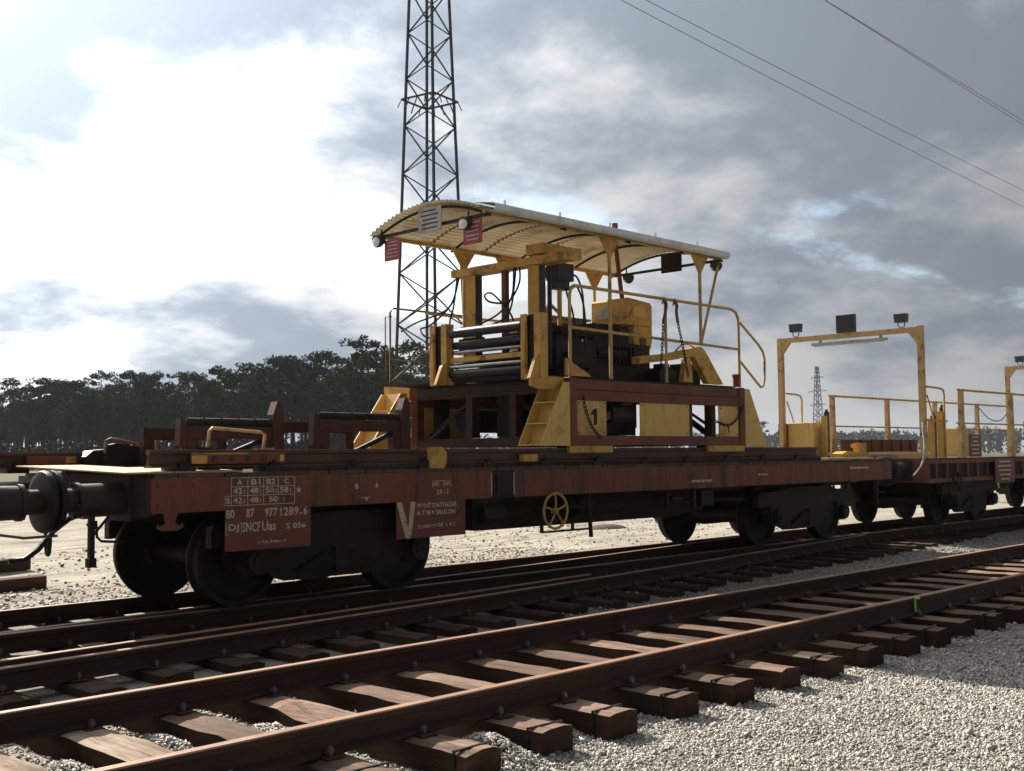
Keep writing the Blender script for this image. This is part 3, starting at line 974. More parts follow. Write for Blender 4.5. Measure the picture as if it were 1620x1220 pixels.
flat_bars([(8.185, 8.45, 1.163, 1.168), (8.185, 8.19, 1.10, 1.163), (8.445, 8.45, 1.10, 1.163), (8.27, 8.275, 1.10, 1.163), (8.345, 8.35, 1.10, 1.163)], ys, 'white', wg)
text('REV', 'white', 8.195, 8.262, 1.115, 1.15, ys, wg); text('RP', 'white', 8.36, 8.435, 1.115, 1.15, ys, wg)
text('29 -1', 'white', 8.24, 8.41, 1.02, 1.075, ys, wg)
flat_bars([(12.90 + .06 * k, 12.945 + .06 * k, 1.035 + .01 * (k % 2), 1.07) for k in range(8)], ys, 'white', wg)
flat_bars([(14.54 + .07 * k, 14.59 + .07 * k, 1.10, 1.125) for k in range(4)], ys, 'white', wg)
flat_bars([(17.3 + .08 * k, 17.36 + .08 * k, 1.15, 1.185) for k in range(8)], ys, 'white', wg)

P2 = MB().box(7.678, 8.655, YN - .012, YN - .004, .578, .957).build('home_depot_plate', 'plate_red', wg)
m = MB()
m2 = MB()
m2.prism([(7.680, .957), (7.748, .957), (7.838, .690), (7.870, .957), (7.937, .957), (7.872, .582), (7.800, .582)], 'Y', yl, yl + .0015)
m2.build('letter_v', 'stencil', P2)
text("POINT D'ATTACHE", 'white', 7.965, 8.52, .888, .940, yl, P2)
text('A T M V SAULON', 'white', 7.955, 8.50, .812, .862, yl, P2)
text('TRANSPORT', 'white', 7.965, 8.225, .676, .712, yl, P2)
text('DE  L R S', 'white', 8.245, 8.50, .682, .718, yl, P2)

# rails laid on the deck, joint bar, chock
deck_rails(wg, 4.98, 16.45, (9.30,))
deck_rails(wg, 6.05, 16.45, (11.68,))
m = MB()
m.box(5.36, 6.37, 9.225, 9.262, 1.378, 1.482)
jb = m.build('joint_bar', 'red', wg, bevel=.008)
MB().box(5.362, 5.95, 9.222, 9.2245, 1.468, 1.482).build('yellow_stripe', 'yellow', jb)
MB().box(5.365, 5.52, 9.221, 9.2244, 1.385, 1.46).build('yellow_patch', 'yellow', jb)
MB().box(6.30, 6.345, 9.221, 9.2244, 1.40, 1.46).build('yellow_patch', 'yellow_panel', jb)
for x in (5.60, 5.78, 5.95, 6.12): MB().cyl((x, 9.21, 1.425), (x, 9.225, 1.425), .03, 6).build('bolt', 'black', jb)
m = MB(); m.prism([(8.16, 1.30), (8.36, 1.30), (8.40, 1.36), (8.40, 1.47), (8.34, 1.53), (8.16, 1.53)], 'Y', 9.17, 9.215)
m.build('rail_stop', 'yellow', wg)
m = MB(); m.box(9.62, 9.85, 9.18, 9.26, 1.36, 1.44); m.cyl((9.74, 9.17, 1.40), (9.74, 9.18, 1.40), .012, 6); m.build('rail_stop', 'yellow', wg)
m = MB(); m.prism([(5.50, 1.36), (6.06, 1.36), (6.06, 1.52), (5.75, 1.54), (5.58, 1.525), (5.50, 1.46)], 'Y', 11.58, 11.78); m.box(5.52, 5.58, 11.56, 11.579, 1.40, 1.48); m.box(5.62, 5.95, 11.56, 11.579, 1.37, 1.41)
m.build('rail_bridge', 'buffer', wg)

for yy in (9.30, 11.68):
    for k in range(4): MB().box(6.34 + 2.53 * k, 6.34 + 2.53 * k + 2.52, yy - .09, yy + .09, 1.302, 1.3505).build('gap_shade_strip', 'sleeper_dark', wg)  # dark strips added to paint the shade in the gap under the deck rails

# loose pale boards lying on the deck
spots = [4.72, 4.95, 5.18, 5.41, 5.64]
lab = ['pale loose board nearest the wagon end, lying across the deck', 'second pale loose board from the wagon end', 'third pale loose board from the wagon end',
       'fourth pale loose board from the wagon end', 'fifth pale loose board from the wagon end, below the joint bar']
for x, l in zip(spots, lab):
    ln = 2.25 if x < 5.3 else 1.3
    me, _ = MB().box(-.112, .112, 0, ln, 0, .016).mesh('loose_board', 'plank', origin=(0, 0, 0), bevel=.003)
    o = place('loose_board', me, None, (x + .11, 9.175 + random.uniform(0, .02), 1.3035), random.uniform(-.01, .01))
    o.rotation_euler[0] = .026
    tag(o, l, 'board', 'loose boards on the wagon deck')
o = MB().box(4.72, 5.85, 10.34, 10.42, 1.3025, 1.332).build('bearer', 'sleeper_dark', None)
tag(o, 'dark timber batten under the pale loose boards', 'timber')
o = MB().box(16.62, 18.15, 9.17, 9.33, 1.3025, 1.34).build('lit_flange_strip', 'plank', None, bevel=.004)  # pale strip added to show the sunlit top of the sill flange
tag(o, 'added pale strip standing in for the sunlit sill flange at the right end of the flat wagon', 'board')


# ------------------------------------------------------------------ handles and roller frames on the deck
def clamp(x0, x1, zt, y, label):
    t = thing('rail_clamp', ((x0 + x1) / 2, y, 1.301), label, 'clamp', 'rail clamps with bent handles')
    m = MB()
    m.tube([(x0, y, 1.50), (x0 + .02, y, zt - .03), (x0 + .05, y, zt), (x1 - .05, y, zt - .035), (x1, y, zt - .06), (x1 - .02, y, 1.52)], .016, 8)
    m.build('handle', 'yellow_clean', t, smooth=True)
    m = MB(); m.box(x0 - .12, x0 + .10, y - .05, y + .05, 1.301, 1.52); m.box(x0 - .28, x0 + .02, y - .03, y + .03, 1.52, 1.535)
    m.build('clamp_foot', 'dark', t)
    m = MB(); m.box(x1 - .10, x1 + .02, y - .05, y + .05, 1.301, 1.52); m.box(x1 - .02, x1 + .09, y - .03, y + .03, 1.50, 1.53)
    m.build('clamp_foot', 'yellow_clean', t)


clamp(5.70, 6.33, 1.715, 9.52, 'rail clamp with a cream bent-pipe handle in front of the left roller frame')
t = thing('rail_clamp', (5.85, 11.5, 1.301), 'tilted dull clamp with a pipe handle at the far rail gap by the wagon end', 'clamp', 'rail clamps with bent handles')
m = MB(); m.tube([(5.68, 11.5, 1.50), (5.69, 11.5, 1.63), (5.74, 11.5, 1.645), (6.0, 11.5, 1.60), (6.12, 11.5, 1.57)], .021, 8); m.build('handle', 'buffer_rail', t, smooth=True)
m = MB(); m.tube([(6.0, 11.5, 1.56), (6.2, 11.5, 1.63), (6.24, 11.5, 1.62), (6.25, 11.5, 1.52)], .017, 8); m.build('lever', 'yellow_clean', t, smooth=True)
m = MB(); m.prism([(5.66, 1.301), (6.22, 1.301), (6.16, 1.55), (5.78, 1.60), (5.68, 1.58)], 'Y', 11.46, 11.54); m.build('clamp_foot', 'dark', t)


def roller_frame(x0, x1, y0, y1, zt, label, tall_left):
    t = thing('roller_frame', ((x0 + x1) / 2, (y0 + y1) / 2, 1.301), label, 'roller frame', 'red roller frames on the wagon deck')
    for yy in (y0, y1):
        m = MB(); m.box(x0, x1, yy - .04, yy + .04, zt - .20, zt - .075)
        m.build('side_beam', 'roller_red', t)
    for xx in (x0 + .06, x1 - .06):
        m = MB()
        for yy in (y0, y1): m.box(xx - .06, xx + .06, yy - .05, yy + .05, 1.301, zt - .20)
        m.box(xx - .05, xx + .05, y0 + .05, y1 - .05, 1.34, 1.42)
        m.build('leg', 'roller_red', t)
    n = 5
    for k in range(n):
        a = x0 + (x1 - x0) * (k + .06) / n; b = x0 + (x1 - x0) * (k + .94) / n
        m = MB(); m.cyl((a, y0, zt - .03), (b, y0, zt - .03), .042, 14); m.cyl((a - .02, y0, zt - .03), (b + .02, y0, zt - .03), .02, 8)
        m.build('roller', 'dark', t, smooth=True)
    xx = x1 + .03
    m = MB(); m.prism([(xx - .05, 1.301), (xx + .11, 1.301), (xx + .10, zt + .10), (xx + .07, zt + .20), (xx + .02, zt + .20), (xx - .03, zt + .06)], 'Y', y0 - .06, y0 + .06)
    m.build('end_post', 'roller_red', t)
    m = MB(); m.prism([(x0 - .10, 1.56), (x0 - .02, 1.56), (x0 - .02, zt - .02), (x0 - .08, zt)], 'Y', y0 - .05, y0 + .05); m.box(x0 - .16, x0 - .02, y0 - .04, y0 + .04, 1.53, 1.56)
    m.build('stop_plate', 'roller_red', t)
    m = MB(); m.bar((x0 + .12, y0, 1.34), (x1 - .12, y0, zt - .22), .04, .05); m.build('brace', 'dark', t)
    m = MB(); m.box((x0 + x1) / 2 - .2, (x0 + x1) / 2 + .15, y0 - .02, y0 + .3, 1.301, 1.5); m.build('gear_case', 'dark', t)
    return t


roller_frame(5.98, 6.98, 10.40, 11.3, 1.83, 'low red roller frame nearest the wagon end, behind the bent-pipe handle', False)
roller_frame(7.60, 8.76, 10.40, 11.3, 1.92, 'red roller frame beside the machine, in front of its far steps', True)


# ------------------------------------------------------------------ the yellow machine on the wagon
MX0, MX1, MYN, MYF = 10.46, 14.29, 9.20, 12.15
mc = thing('gantry_machine', (12.4, 10.65, 1.511), 'yellow and red track laying machine under an arched corrugated roof on the flat wagon', 'machine')
for x0 in (MX0, MX1 - .13):
    for y0 in (MYN, MYF - .13):
        MB().box(x0, x0 + .13, y0, y0 + .13, 1.54, 2.375).build('corner_post', 'red', mc, bevel=.006)
for yy in (MYN + .012, MYF - .112):
    MB().box(MX0 + .13, MX1 - .13, yy, yy + .10, 1.545, 1.665).build('lower_beam', 'red', mc)
    m = MB(); m.box(MX0 + .13, MX1 - .13, yy, yy + .10, 2.10, 2.225); m.box(MX0 + .13, MX1 - .13, yy - .018, yy + .10, 2.23, 2.245); m.box(MX0 + .13, MX1 - .13, yy + .012, yy + .10, 2.245, 2.36)
    m.build('upper_beam', 'red', mc)
for xx in (MX0 + .01, MX1 - .12):
    MB().box(xx, xx + .11, MYN + .13, MYF - .13, 1.545, 1.655).build('end_beam', 'roller_red', mc)
    MB().box(xx, xx + .11, MYN + .13, MYF - .13, 2.20, 2.37).build('end_beam', 'roller_red', mc)
MB().box(MX0 - .02, MX0 + .16, MYF + .005, MYF + .56, 2.20, 2.42).build('beam_end', 'yellow', mc)
MB().box(MX0 - .06, MX0 + .0, MYN + .36, MYF - .2, 2.24, 2.34).build('edge_channel', 'buffer', mc)
MB().box(9.95, MX1 - .02, MYN + .14, MYF - .05, 2.376, 2.40).build('platform_floor', 'dark', mc)
# inner cross posts of the lower frame, braces
for x, y, w in ((11.22, 9.45, .10), (11.62, 9.6, .16), (12.98, 9.3, .06), (13.62, 9.35, .05), (10.9, 12.0, .1), (12.2, 12.0, .1), (13.4, 12.0, .1), (11.5, 10.9, .14), (10.55, 11.0, .07), (10.55, 10.2, .07)):
    MB().box(x - w, x + w, y - .06, y + .06, 1.665, 2.375).build('strut', 'roller_red' if w < .1 else 'dark', mc)
m = MB()
m.bar((10.75, 9.35, 1.70), (11.9, 9.42, 2.12), .09, .09); m.build('diagonal_brace', 'red', mc)
for a, b, r in (((13.05, 9.5, 2.02), (14.05, 9.55, 1.62), .045), ((13.0, 9.5, 2.14), (13.9, 9.52, 1.80), .022)):
    MB().cyl(a, b, r, 12).build('ram', 'gloss', mc, smooth=True)
m = MB(); m.box(11.3, 11.95, 9.5, 10.2, 1.70, 2.12); m.cyl((11.4, 9.42, 1.95), (11.85, 9.42, 1.95), .13, 14); m.build('pump_block', 'dark', mc)
m = MB(); m.box(10.75, 11.4, 10.3, 10.75, 1.68, 2.36); m.box(10.9, 11.1, 10.0, 10.3, 1.8, 2.2); m.cyl((10.7, 11.35, 1.9), (11.6, 11.35, 1.9), .16, 14); m.build('gearbox', 'dark', mc)
m = MB(); m.box(12.2, 13.0, 10.2, 11.4, 1.70, 2.30); m.box(12.3, 12.9, 10.1, 10.2, 1.8, 2.2); m.build('oil_tank', 'dark', mc)
MB().bar((10.6, 11.9, 1.7), (10.6, 11.0, 2.2), .05, .05).build('end_brace', 'dark', mc)
MB().bar((10.6, 9.5, 1.7), (10.6, 10.3, 2.2), .05, .05).build('end_brace', 'dark', mc)
# ochre side panels
for x0, x1 in ((10.61, 11.175), (11.87, 12.95), (13.67, 14.155)):
    p = MB().box(x0, x1, MYN + .03, MYN + .045, 1.667, 2.098).build('side_panel', 'yellow_panel', mc)
    for x in (x0 + .04, x1 - .04):
        for z in (1.70, 2.065): MB().cyl((x, MYN + .022, z), (x, MYN + .03, z), .01, 6).build('rivet', 'dark', p)
    if x0 < 11: MB().prism([(10.93, 1.80), (10.995, 1.80), (10.995, 2.0), (10.945, 2.0), (10.88, 1.95), (10.88, 1.91), (10.93, 1.935)], 'Y', MYN + .0285, MYN + .0298).build('digit_one', 'dark', p)
    if x0 > 13: MB().prism([(13.89, 1.72), (13.92, 1.72), (13.92, 1.83), (13.90, 1.83), (13.865, 1.80), (13.865, 1.785), (13.89, 1.795)], 'Y', MYN + .0285, MYN + .0298).build('digit_one', 'dark', p)
for x0, x1 in ((10.61, 11.60), (12.25, 13.0), (13.4, 14.155)):
    MB().box(x0, x1, MYF - .045, MYF - .03, 1.667, 2.098).build('side_panel', 'yellow_panel', mc)
for x0, x1 in ((10.43, 11.25), (13.35, 14.24)):
    MB().box(x0, x1, MYN - .01, MYN + .035, 1.455, 1.538).build('foot_guide', 'yellow', mc)
    MB().box(x0, x1, MYN + .045, MYN + .2, 1.513, 1.54).build('foot', 'dark', mc)
m = MB(); m.box(9.88, 10.46, 9.30, 9.34, 2.255, 2.375); m.prism([(9.88, 2.255), (10.46, 2.255), (10.46, 2.22), (10.0, 2.22)], 'Y', 9.305, 9.335)
m.build('platform_edge', 'yellow', mc)


def stair(xfoot, xtop, y0, y1, zf, zt, name='step_ladder'):
    d = 1 if xtop > xfoot else -1
    p = None
    for yy in (y0, y1):
        m = MB(); m.prism([(xfoot, zf), (xtop, zf), (xtop, zt), (xtop - d * .12, zt)], 'Y', yy, yy + .012)
        o = m.build(name, 'yellow_panel', mc)
        if p is None: p = o
    n = 3
    for k in range(n):
        z = zf + .005 + (zt - zf) * k / n
        x = xfoot + d * ((abs(xtop - xfoot) - .12) * k / n)
        m = MB()
        a, b = sorted((x, x + d * .20))
        m.box(a, b, y0 + .013, y1 - .001, z, z + .014)
        m.build('tread', 'yellow_panel', p)
        m = MB()
        x2 = x + d * .2
        m.add([(x2, y0 + .014, z + .014), (x2, y1 - .002, z + .014), (x2 + d * .06, y1 - .002, z + (zt - zf) / n), (x2 + d * .06, y0 + .014, z + (zt - zf) / n),
               (x2 + d * .008, y0 + .014, z + .014), (x2 + d * .008, y1 - .002, z + .014), (x2 + d * .068, y1 - .002, z + (zt - zf) / n), (x2 + d * .068, y0 + .014, z + (zt - zf) / n)],
              [(0, 1, 2, 3), (7, 6, 5, 4), (0, 4, 5, 1), (1, 5, 6, 2), (2, 6, 7, 3), (3, 7, 4, 0)])
        m.build('riser', 'yellow_panel', p)


stair(9.92, 10.452, 9.20, 9.56, 1.54, 2.31)
stair(9.72, 10.40, 12.16, 12.56, 1.54, 2.30)
stair(14.885, 14.295, 9.20, 9.56, 1.515, 2.36)

# hand rails
Rr = .021
m = MB(); m.tube([(10.48, 9.21, 2.38), (10.48, 9.21, 3.36), (10.50, 9.21, 3.45), (10.58, 9.21, 3.50), (10.7, 9.21, 3.505), (13.98, 9.21, 3.50), (14.10, 9.21, 3.47), (14.17, 9.21, 3.38), (14.18, 9.21, 3.25), (14.18, 9.21, 2.38)], Rr, 8)
hr = m.build('hand_rail', 'yellow_clean', mc, smooth=True)
MB().tube([(10.50, 9.21, 2.985), (14.16, 9.21, 2.93)], Rr * .95, 8).build('mid_rail', 'yellow_clean', mc, smooth=True)
MB().tube([(12.43, 9.215, 2.38), (12.43, 9.215, 3.49)], Rr, 8).build('rail_post', 'yellow_clean', mc, smooth=True)
MB().tube([(14.20, 9.21, 3.33), (14.70, 9.21, 3.03), (14.82, 9.21, 2.93), (14.86, 9.21, 2.82), (14.85, 9.21, 2.52), (14.81, 9.21, 2.42), (14.74, 9.21, 2.40), (14.66, 9.21, 2.45), (14.20, 9.21, 2.76)], .018, 8).build('step_rail', 'yellow_clean', mc, smooth=True)
m = MB(); m.tube([(10.05, 12.1, 2.38), (10.05, 12.1, 3.40), (10.10, 12.1, 3.46), (11.4, 12.1, 3.46)], .014, 8); m.tube([(10.06, 12.1, 2.75), (10.6, 12.1, 2.74)], .011, 8); m.tube([(10.08, 12.1, 2.45), (10.6, 12.1, 2.85)], .011, 8)
m.build('hand_rail', 'buffer_rail', mc, smooth=True)
m = MB(); m.tube([(10.13, 12.3, 2.5), (10.13, 12.3, 3.36), (10.16, 12.2, 3.36)], .009, 6); m.build('step_rail', 'buffer_rail', mc, smooth=True)
m = MB(); m.tube([(10.7, 12.1, 3.44), (14.15, 12.1, 3.44), (14.18, 12.1, 3.3), (14.18, 12.1, 2.38)], Rr, 8); m.tube([(10.7, 12.1, 2.9), (14.15, 12.1, 2.9)], Rr, 8)
for x in (11.6, 12.9): m.tube([(x, 12.1, 2.38), (x, 12.1, 3.44)], Rr, 8)
m.build('hand_rail', 'yellow_clean', mc, smooth=True)

# roof: posts, eave beams, ribs, corrugated sheets, gutter
RX0, RX1, RYN, RYF = 8.98, 13.78, 9.10, 11.22


def roof_z(y):
    t = (y - (RYN + RYF) / 2) / ((RYF - RYN) / 2)
    return 4.185 + .245 * (1 - t * t)


for x, y, z0, z1 in ((11.27, 9.22, 2.38, 4.15), (13.25, 9.22, 2.94, 4.15), (10.5, 11.1, 2.40, 4.12), (11.3, 11.1, 2.40, 4.12), (13.2, 11.1, 2.40, 4.12)):
    MB().tube([(x, y, z0), (x, y, z1)], .024, 8).build('roof_post', 'yellow_clean', mc, smooth=True)
    MB().prism([(x - .20, z1 + .03), (x + .20, z1 + .03), (x + .03, z1 - .21), (x - .03, z1 - .21)], 'Y', y - .005, y + .005).build('gusset', 'yellow', mc)
m = MB(); m.tube([(13.26, 9.225, 2.96), (13.72, 9.225, 4.12)], .020, 8); m.build('roof_strut', 'yellow_clean', mc, smooth=True)
for yy, zz in ((9.20, 4.19), (11.1, 4.165)):
    m = MB(); m.box(RX0 + .04, RX1 - .04, yy - .025, yy + .025, zz - .01, zz + .035); m.build('eave_beam', 'yellow', mc)
for x in (9.06, 10.35, 11.6, 12.75, 13.70):
    yy = np.linspace(RYN + .04, RYF - .04, 15)
    m = MB(); m.tube([(x, y, roof_z(y) - .05) for y in yy], .017, 6); m.build('roof_rib', 'dark', mc, smooth=True)
for x in (9.06, 13.70):
    m = MB(); m.bar((x, RYN + .1, 4.17), (x, RYF - .12, 4.165), .035, .035); m.build('tie_bar', 'dark', mc)
ny = 28 * 8 + 1
yy = np.linspace(RYN, RYF, ny)
zz = roof_z(yy) + .019 * np.cos(np.linspace(0, 28 * 2 * math.pi, ny))
ns = 5
for k in range(ns):
    x0 = RX0 + (RX1 - RX0) * k / ns; x1 = RX0 + (RX1 - RX0) * (k + 1) / ns + (.05 if k < ns - 1 else 0)
    dz = .004 * (k % 2)
    v = []
    for x in (x0, x1):
        for off in (0, .006):
            v += [(x, y, z + off + dz) for y, z in zip(yy, zz)]
    A, B, C_, D = 0, ny, 2 * ny, 3 * ny
    m = MB(); fs_top = []; fs_bot = []
    for i in range(ny - 1):
        fs_bot.append((A + i, A + i + 1, C_ + i + 1, C_ + i)); fs_top.append((B + i, D + i, D + i + 1, B + i + 1))
        fs_bot.append((A + i, B + i, B + i + 1, A + i + 1)); fs_bot.append((C_ + i, C_ + i + 1, D + i + 1, D + i))
    m.add(v, fs_top); k0 = len(fs_top)
    m.f += fs_bot; m.m += [1] * len(fs_bot)
    m.f += [(A, C_, D, B), (A + ny - 1, B + ny - 1, D + ny - 1, C_ + ny - 1)]; m.m += [0, 0]
    me, og = m.mesh('roof_sheet', ['roof', 'roof_under'], smooth=True)
    place('roof_sheet', me, mc, og)
for k in range(5):
    x0 = RX0 + k * .936; x1 = x0 + .931
    m = MB()
    pr = [(RYN - .075 + .055 * math.cos(a), 4.215 + .05 * math.sin(a)) for a in np.linspace(math.pi * .5, math.pi * 1.75, 9)]
    pr2 = [(RYN - .075 + .049 * math.cos(a), 4.215 + .044 * math.sin(a)) for a in np.linspace(math.pi * .5, math.pi * 1.75, 9)][::-1]
    m.prism(pr + pr2, 'X', x0, x1)
    m.prism([(RYN - .08, 4.262), (RYN + .20, 4.262 + .045), (RYN + .20, 4.268 + .045), (RYN - .08, 4.268)], 'X', x0, x1)
    m.build('gutter', 'gutter', mc)
    MB().box(x0 + .2, x0 + .215, RYN - .08, RYN - .06, 4.268, 4.32).build('gutter_clip', 'gutter', mc)


def lamp(x, y, z, d):
    m = MB(); m.cyl((x, y, z), (x + d * .10, y, z - .03), .055, 16, .075); m.cyl((x + d * .09, y, z - .027), (x + d * .11, y, z - .033), .08, 16)
    m.tube([(x + d * .03, y, z + .05), (x + d * .02, y, z + .12)], .012, 6); m.tube([(x + d * .05, y + .085 * math.cos(a), z - .085 * math.sin(a) - .01) for a in np.linspace(0, math.pi, 9)], .006, 5)
    l = m.build('work_lamp', 'lamp', mc, smooth=True)
    MB().sphere((x + d * .11, y, z - .033), .068, 14, (.3, 1, 1)).build('lens', 'lens', l, smooth=True)


lamp(9.06, 11.04, 4.13, -1); lamp(9.06, 9.47, 4.12, -1); lamp(13.66, 9.27, 4.13, 1); lamp(13.68, 10.88, 4.14, 1)


def notice(x, y0, y1, z0, z1, mt, ink, label):
    p = MB().box(x, x + .012, y0, y1, z0, z1).build('notice_plate', mt, mc)
    m = MB()
    n = 5
    for k in range(n):
        z = z1 - (z1 - z0) * (k + .9) / (n + .8)
        w = (y1 - y0) * random.uniform(.55, .8)
        m.box(x - .002, x - .0005, (y0 + y1) / 2 - w / 2, (y0 + y1) / 2 + w / 2, z, z + (z1 - z0) * .055)
    if ink: m.build('print', ink, p)
    p['label'] = label


notice(9.02, 10.67, 10.96, 3.84, 4.10, 'notice_red', 'pale_sign', 'faded red notice under the far corner of the roof')
notice(9.02, 9.24, 9.54, 3.85, 4.13, 'notice_red', 'pale_sign', 'faded red notice under the near corner of the roof')
notice(9.00, 9.90, 10.30, 4.08, 4.38, 'pale_sign', 'dark', 'weathered grey notice under the roof arch')
notice(13.74, 9.88, 10.25, 4.11, 4.40, 'dark', None, 'dark rear notice plate')

# lifting masts and clamps at the left end
for y0, y1 in ((10.62, 10.80), (9.50, 9.68)):
    m = MB(); m.mi = 0
    m.box(10.24, 10.255, y0, y1, 2.36, 3.76); m.box(10.355, 10.37, y0, y1, 2.36, 3.76)
    m.mi = 1; m.box(10.255, 10.355, y0 - .012, y0 + .003, 2.36, 3.76); m.box(10.255, 10.355, (y0 + y1) / 2, (y0 + y1) / 2 + .015, 2.36, 3.76)
    m.build('mast', ['yellow', 'black'], mc)
m = MB(); m.box(10.19, 10.41, 9.02, 11.02, 3.765, 3.86); m.build('mast_crossbeam', 'yellow', mc)
m = MB(); m.box(10.25, 11.0, 9.45, 9.72, 3.90, 4.03); m.box(10.3, 10.4, 9.5, 9.7, 3.861, 3.90); m.build('mast_head', 'yellow', mc)
m = MB(); m.bar((10.3, 10.13, 2.4), (10.3, 10.13, 3.76), .07, .07); m.build('centre_post', 'red', mc)
m = MB(); m.cyl((10.55, 9.6, 2.5), (10.55, 9.6, 3.9), .03, 10); m.build('lift_rod', 'black', mc)
for y0, y1 in ((10.76, 11.08), (9.13, 9.45)):
    m = MB(); m.mi = 0
    m.box(9.86, 9.875, y0, y0 + .10, 2.33, 3.11); m.box(9.86, 9.875, y1 - .10, y1, 2.33, 3.11); m.box(9.875, 9.99, y0, y0 + .02, 2.33, 3.11); m.box(9.875, 9.99, y1 - .02, y1, 2.33, 3.11)
    m.mi = 1; m.box(9.90, 9.915, y0 + .021, y1 - .021, 2.34, 3.10); m.box(9.88, 9.90, y0 + .12, y0 + .16, 2.6, 2.68); m.box(9.88, 9.90, y0 + .12, y0 + .16, 2.82, 2.90)
    m.mi = 0; m.prism([(9.70, 2.33), (9.86, 2.33), (9.86, 2.62), (9.80, 2.56)], 'Y', y0 + .02, y0 + .07); m.box(9.84, 9.86, y1 - .09, y1 - .04, 2.4, 3.0)
    m.build('clamp_block', ['yellow', 'dark'], mc)
for z, r, mt_, x in ((2.985, .062, 'gloss', 9.92), (2.83, .05, 'gloss', 9.98), (2.55, .026, 'chrome', 9.90), (2.46, .055, 'gloss', 9.92), (2.74, .024, 'chrome', 9.95)):
    MB().cyl((x, 9.471, z), (x, 10.729, z), r, 16).build('cylinder', mt_, mc, smooth=True)
MB().box(9.90, 10.0, 9.471, 10.729, 2.61, 2.67).build('clamp_beam', 'yellow', mc)
m = MB(); m.box(10.06, 10.09, 9.48, 10.74, 2.36, 2.58); m.box(10.06, 10.10, 9.48, 9.95, 2.76, 2.93); m.box(10.06, 10.1, 10.3, 10.74, 2.78, 2.92); m.box(10.0, 10.05, 9.6, 10.6, 2.36, 2.41)
m.build('rear_plate', 'dark', mc)
m = MB(); m.box(10.12, 10.60, 9.75, 11.15, 2.40, 2.62); m.box(10.2, 10.5, 9.8, 10.5, 2.62, 2.72); m.cyl((10.1, 10.0, 2.50), (10.1, 10.9, 2.50), .09, 12)
m.cyl((10.3, 9.76, 2.85), (10.3, 10.5, 2.85), .08, 12); m.box(10.15, 10.45, 9.71, 9.78, 2.40, 3.0)
m.build('hydraulic_block', 'dark', mc)
m = MB(); m.box(10.55, 11.2, 9.5, 10.6, 2.40, 2.75); m.box(10.6, 11.1, 9.55, 10.2, 2.75, 2.93); m.cyl((10.6, 9.5, 2.98), (11.2, 9.5, 2.98), .06, 12); m.cyl((10.7, 9.47, 2.6), (11.1, 9.47, 2.6), .11, 12)
m.cyl((10.6, 9.9, 3.05), (11.3, 9.9, 3.05), .09, 12); m.build('valve_bank', 'dark', mc)
m = MB(); m.box(10.66, 10.97, 9.56, 9.76, 3.63, 3.85); m.box(10.70, 10.93, 9.60, 9.72, 3.52, 3.63); m.box(10.64, 10.70, 9.57, 9.75, 3.66, 3.80); m.build('control_box', 'black', mc)
m = MB(); m.tube([(10.78, 9.64, 2.40), (10.78, 9.64, 3.52)], .03, 8); m.build('control_post', 'yellow', mc)
m = MB(); m.bar((10.52, 9.75, 2.9), (10.72, 9.75, 3.34), .05, .05); m.bar((10.72, 9.75, 3.34), (10.92, 9.75, 3.22), .03, .03); m.build('lever_arm', 'yellow', mc)
hs = [
    [(10.22, 9.86, 3.78), (10.16, 9.84, 3.5), (10.12, 9.86, 3.25), (10.08, 9.95, 3.12), (10.02, 10.08, 3.06)],
    [(10.22, 9.80, 3.78), (10.15, 9.74, 3.55), (10.14, 9.92, 3.34), (10.12, 10.22, 3.36), (10.10, 10.30, 3.45), (10.12, 10.18, 3.46), (10.14, 9.9, 3.2), (10.1, 9.78, 3.02)],
    [(10.22, 9.90, 3.78), (10.18, 9.90, 3.4), (10.14, 10.1, 3.2), (10.06, 10.36, 3.08), (9.98, 10.42, 3.0), (9.95, 10.30, 2.98)],
    [(10.22, 10.93, 3.78), (10.2, 10.98, 3.4), (10.15, 11.0, 3.2), (10.1, 10.95, 3.05)],
    [(10.22, 10.9, 3.75), (10.1, 10.92, 3.4), (10.0, 11.2, 3.15), (9.95, 11.35, 3.10), (9.92, 11.25, 3.0), (9.95, 11.1, 2.95)],
    [(10.2, 10.95, 3.5), (10.1, 11.05, 3.32), (10.0, 11.5, 3.2), (9.95, 11.75, 3.1)],
    [(10.96, 9.62, 3.72), (11.05, 9.58, 3.70), (11.12, 9.55, 3.5), (11.14, 9.55, 3.2), (11.2, 9.6, 2.9)],
    [(10.86, 9.60, 3.53), (10.80, 9.52, 3.42), (10.78, 9.42, 3.2), (10.80, 9.4, 2.9)],
    [(10.94, 9.60, 3.56), (11.02, 9.56, 3.58), (11.10, 9.52, 3.35), (11.12, 9.5, 3.0), (11.1, 9.5, 2.8)],
]


def smooth_path(p, n=6):
    p = [Vector(q) for q in p]; out = []
    for i in range(len(p) - 1):
        a, b, c, d = p[max(i - 1, 0)], p[i], p[i + 1], p[min(i + 2, len(p) - 1)]
        for k in range(n):
            t = k / n
            out.append(.5 * ((2 * b) + (c - a) * t + (2 * a - 5 * b + 4 * c - d) * t * t + (3 * b - a - 3 * c + d) * t ** 3))
    return out + [p[-1]]


for p in hs:
    MB().tube(smooth_path(p), .013, 6).build('hose', 'rubber', mc, smooth=True)
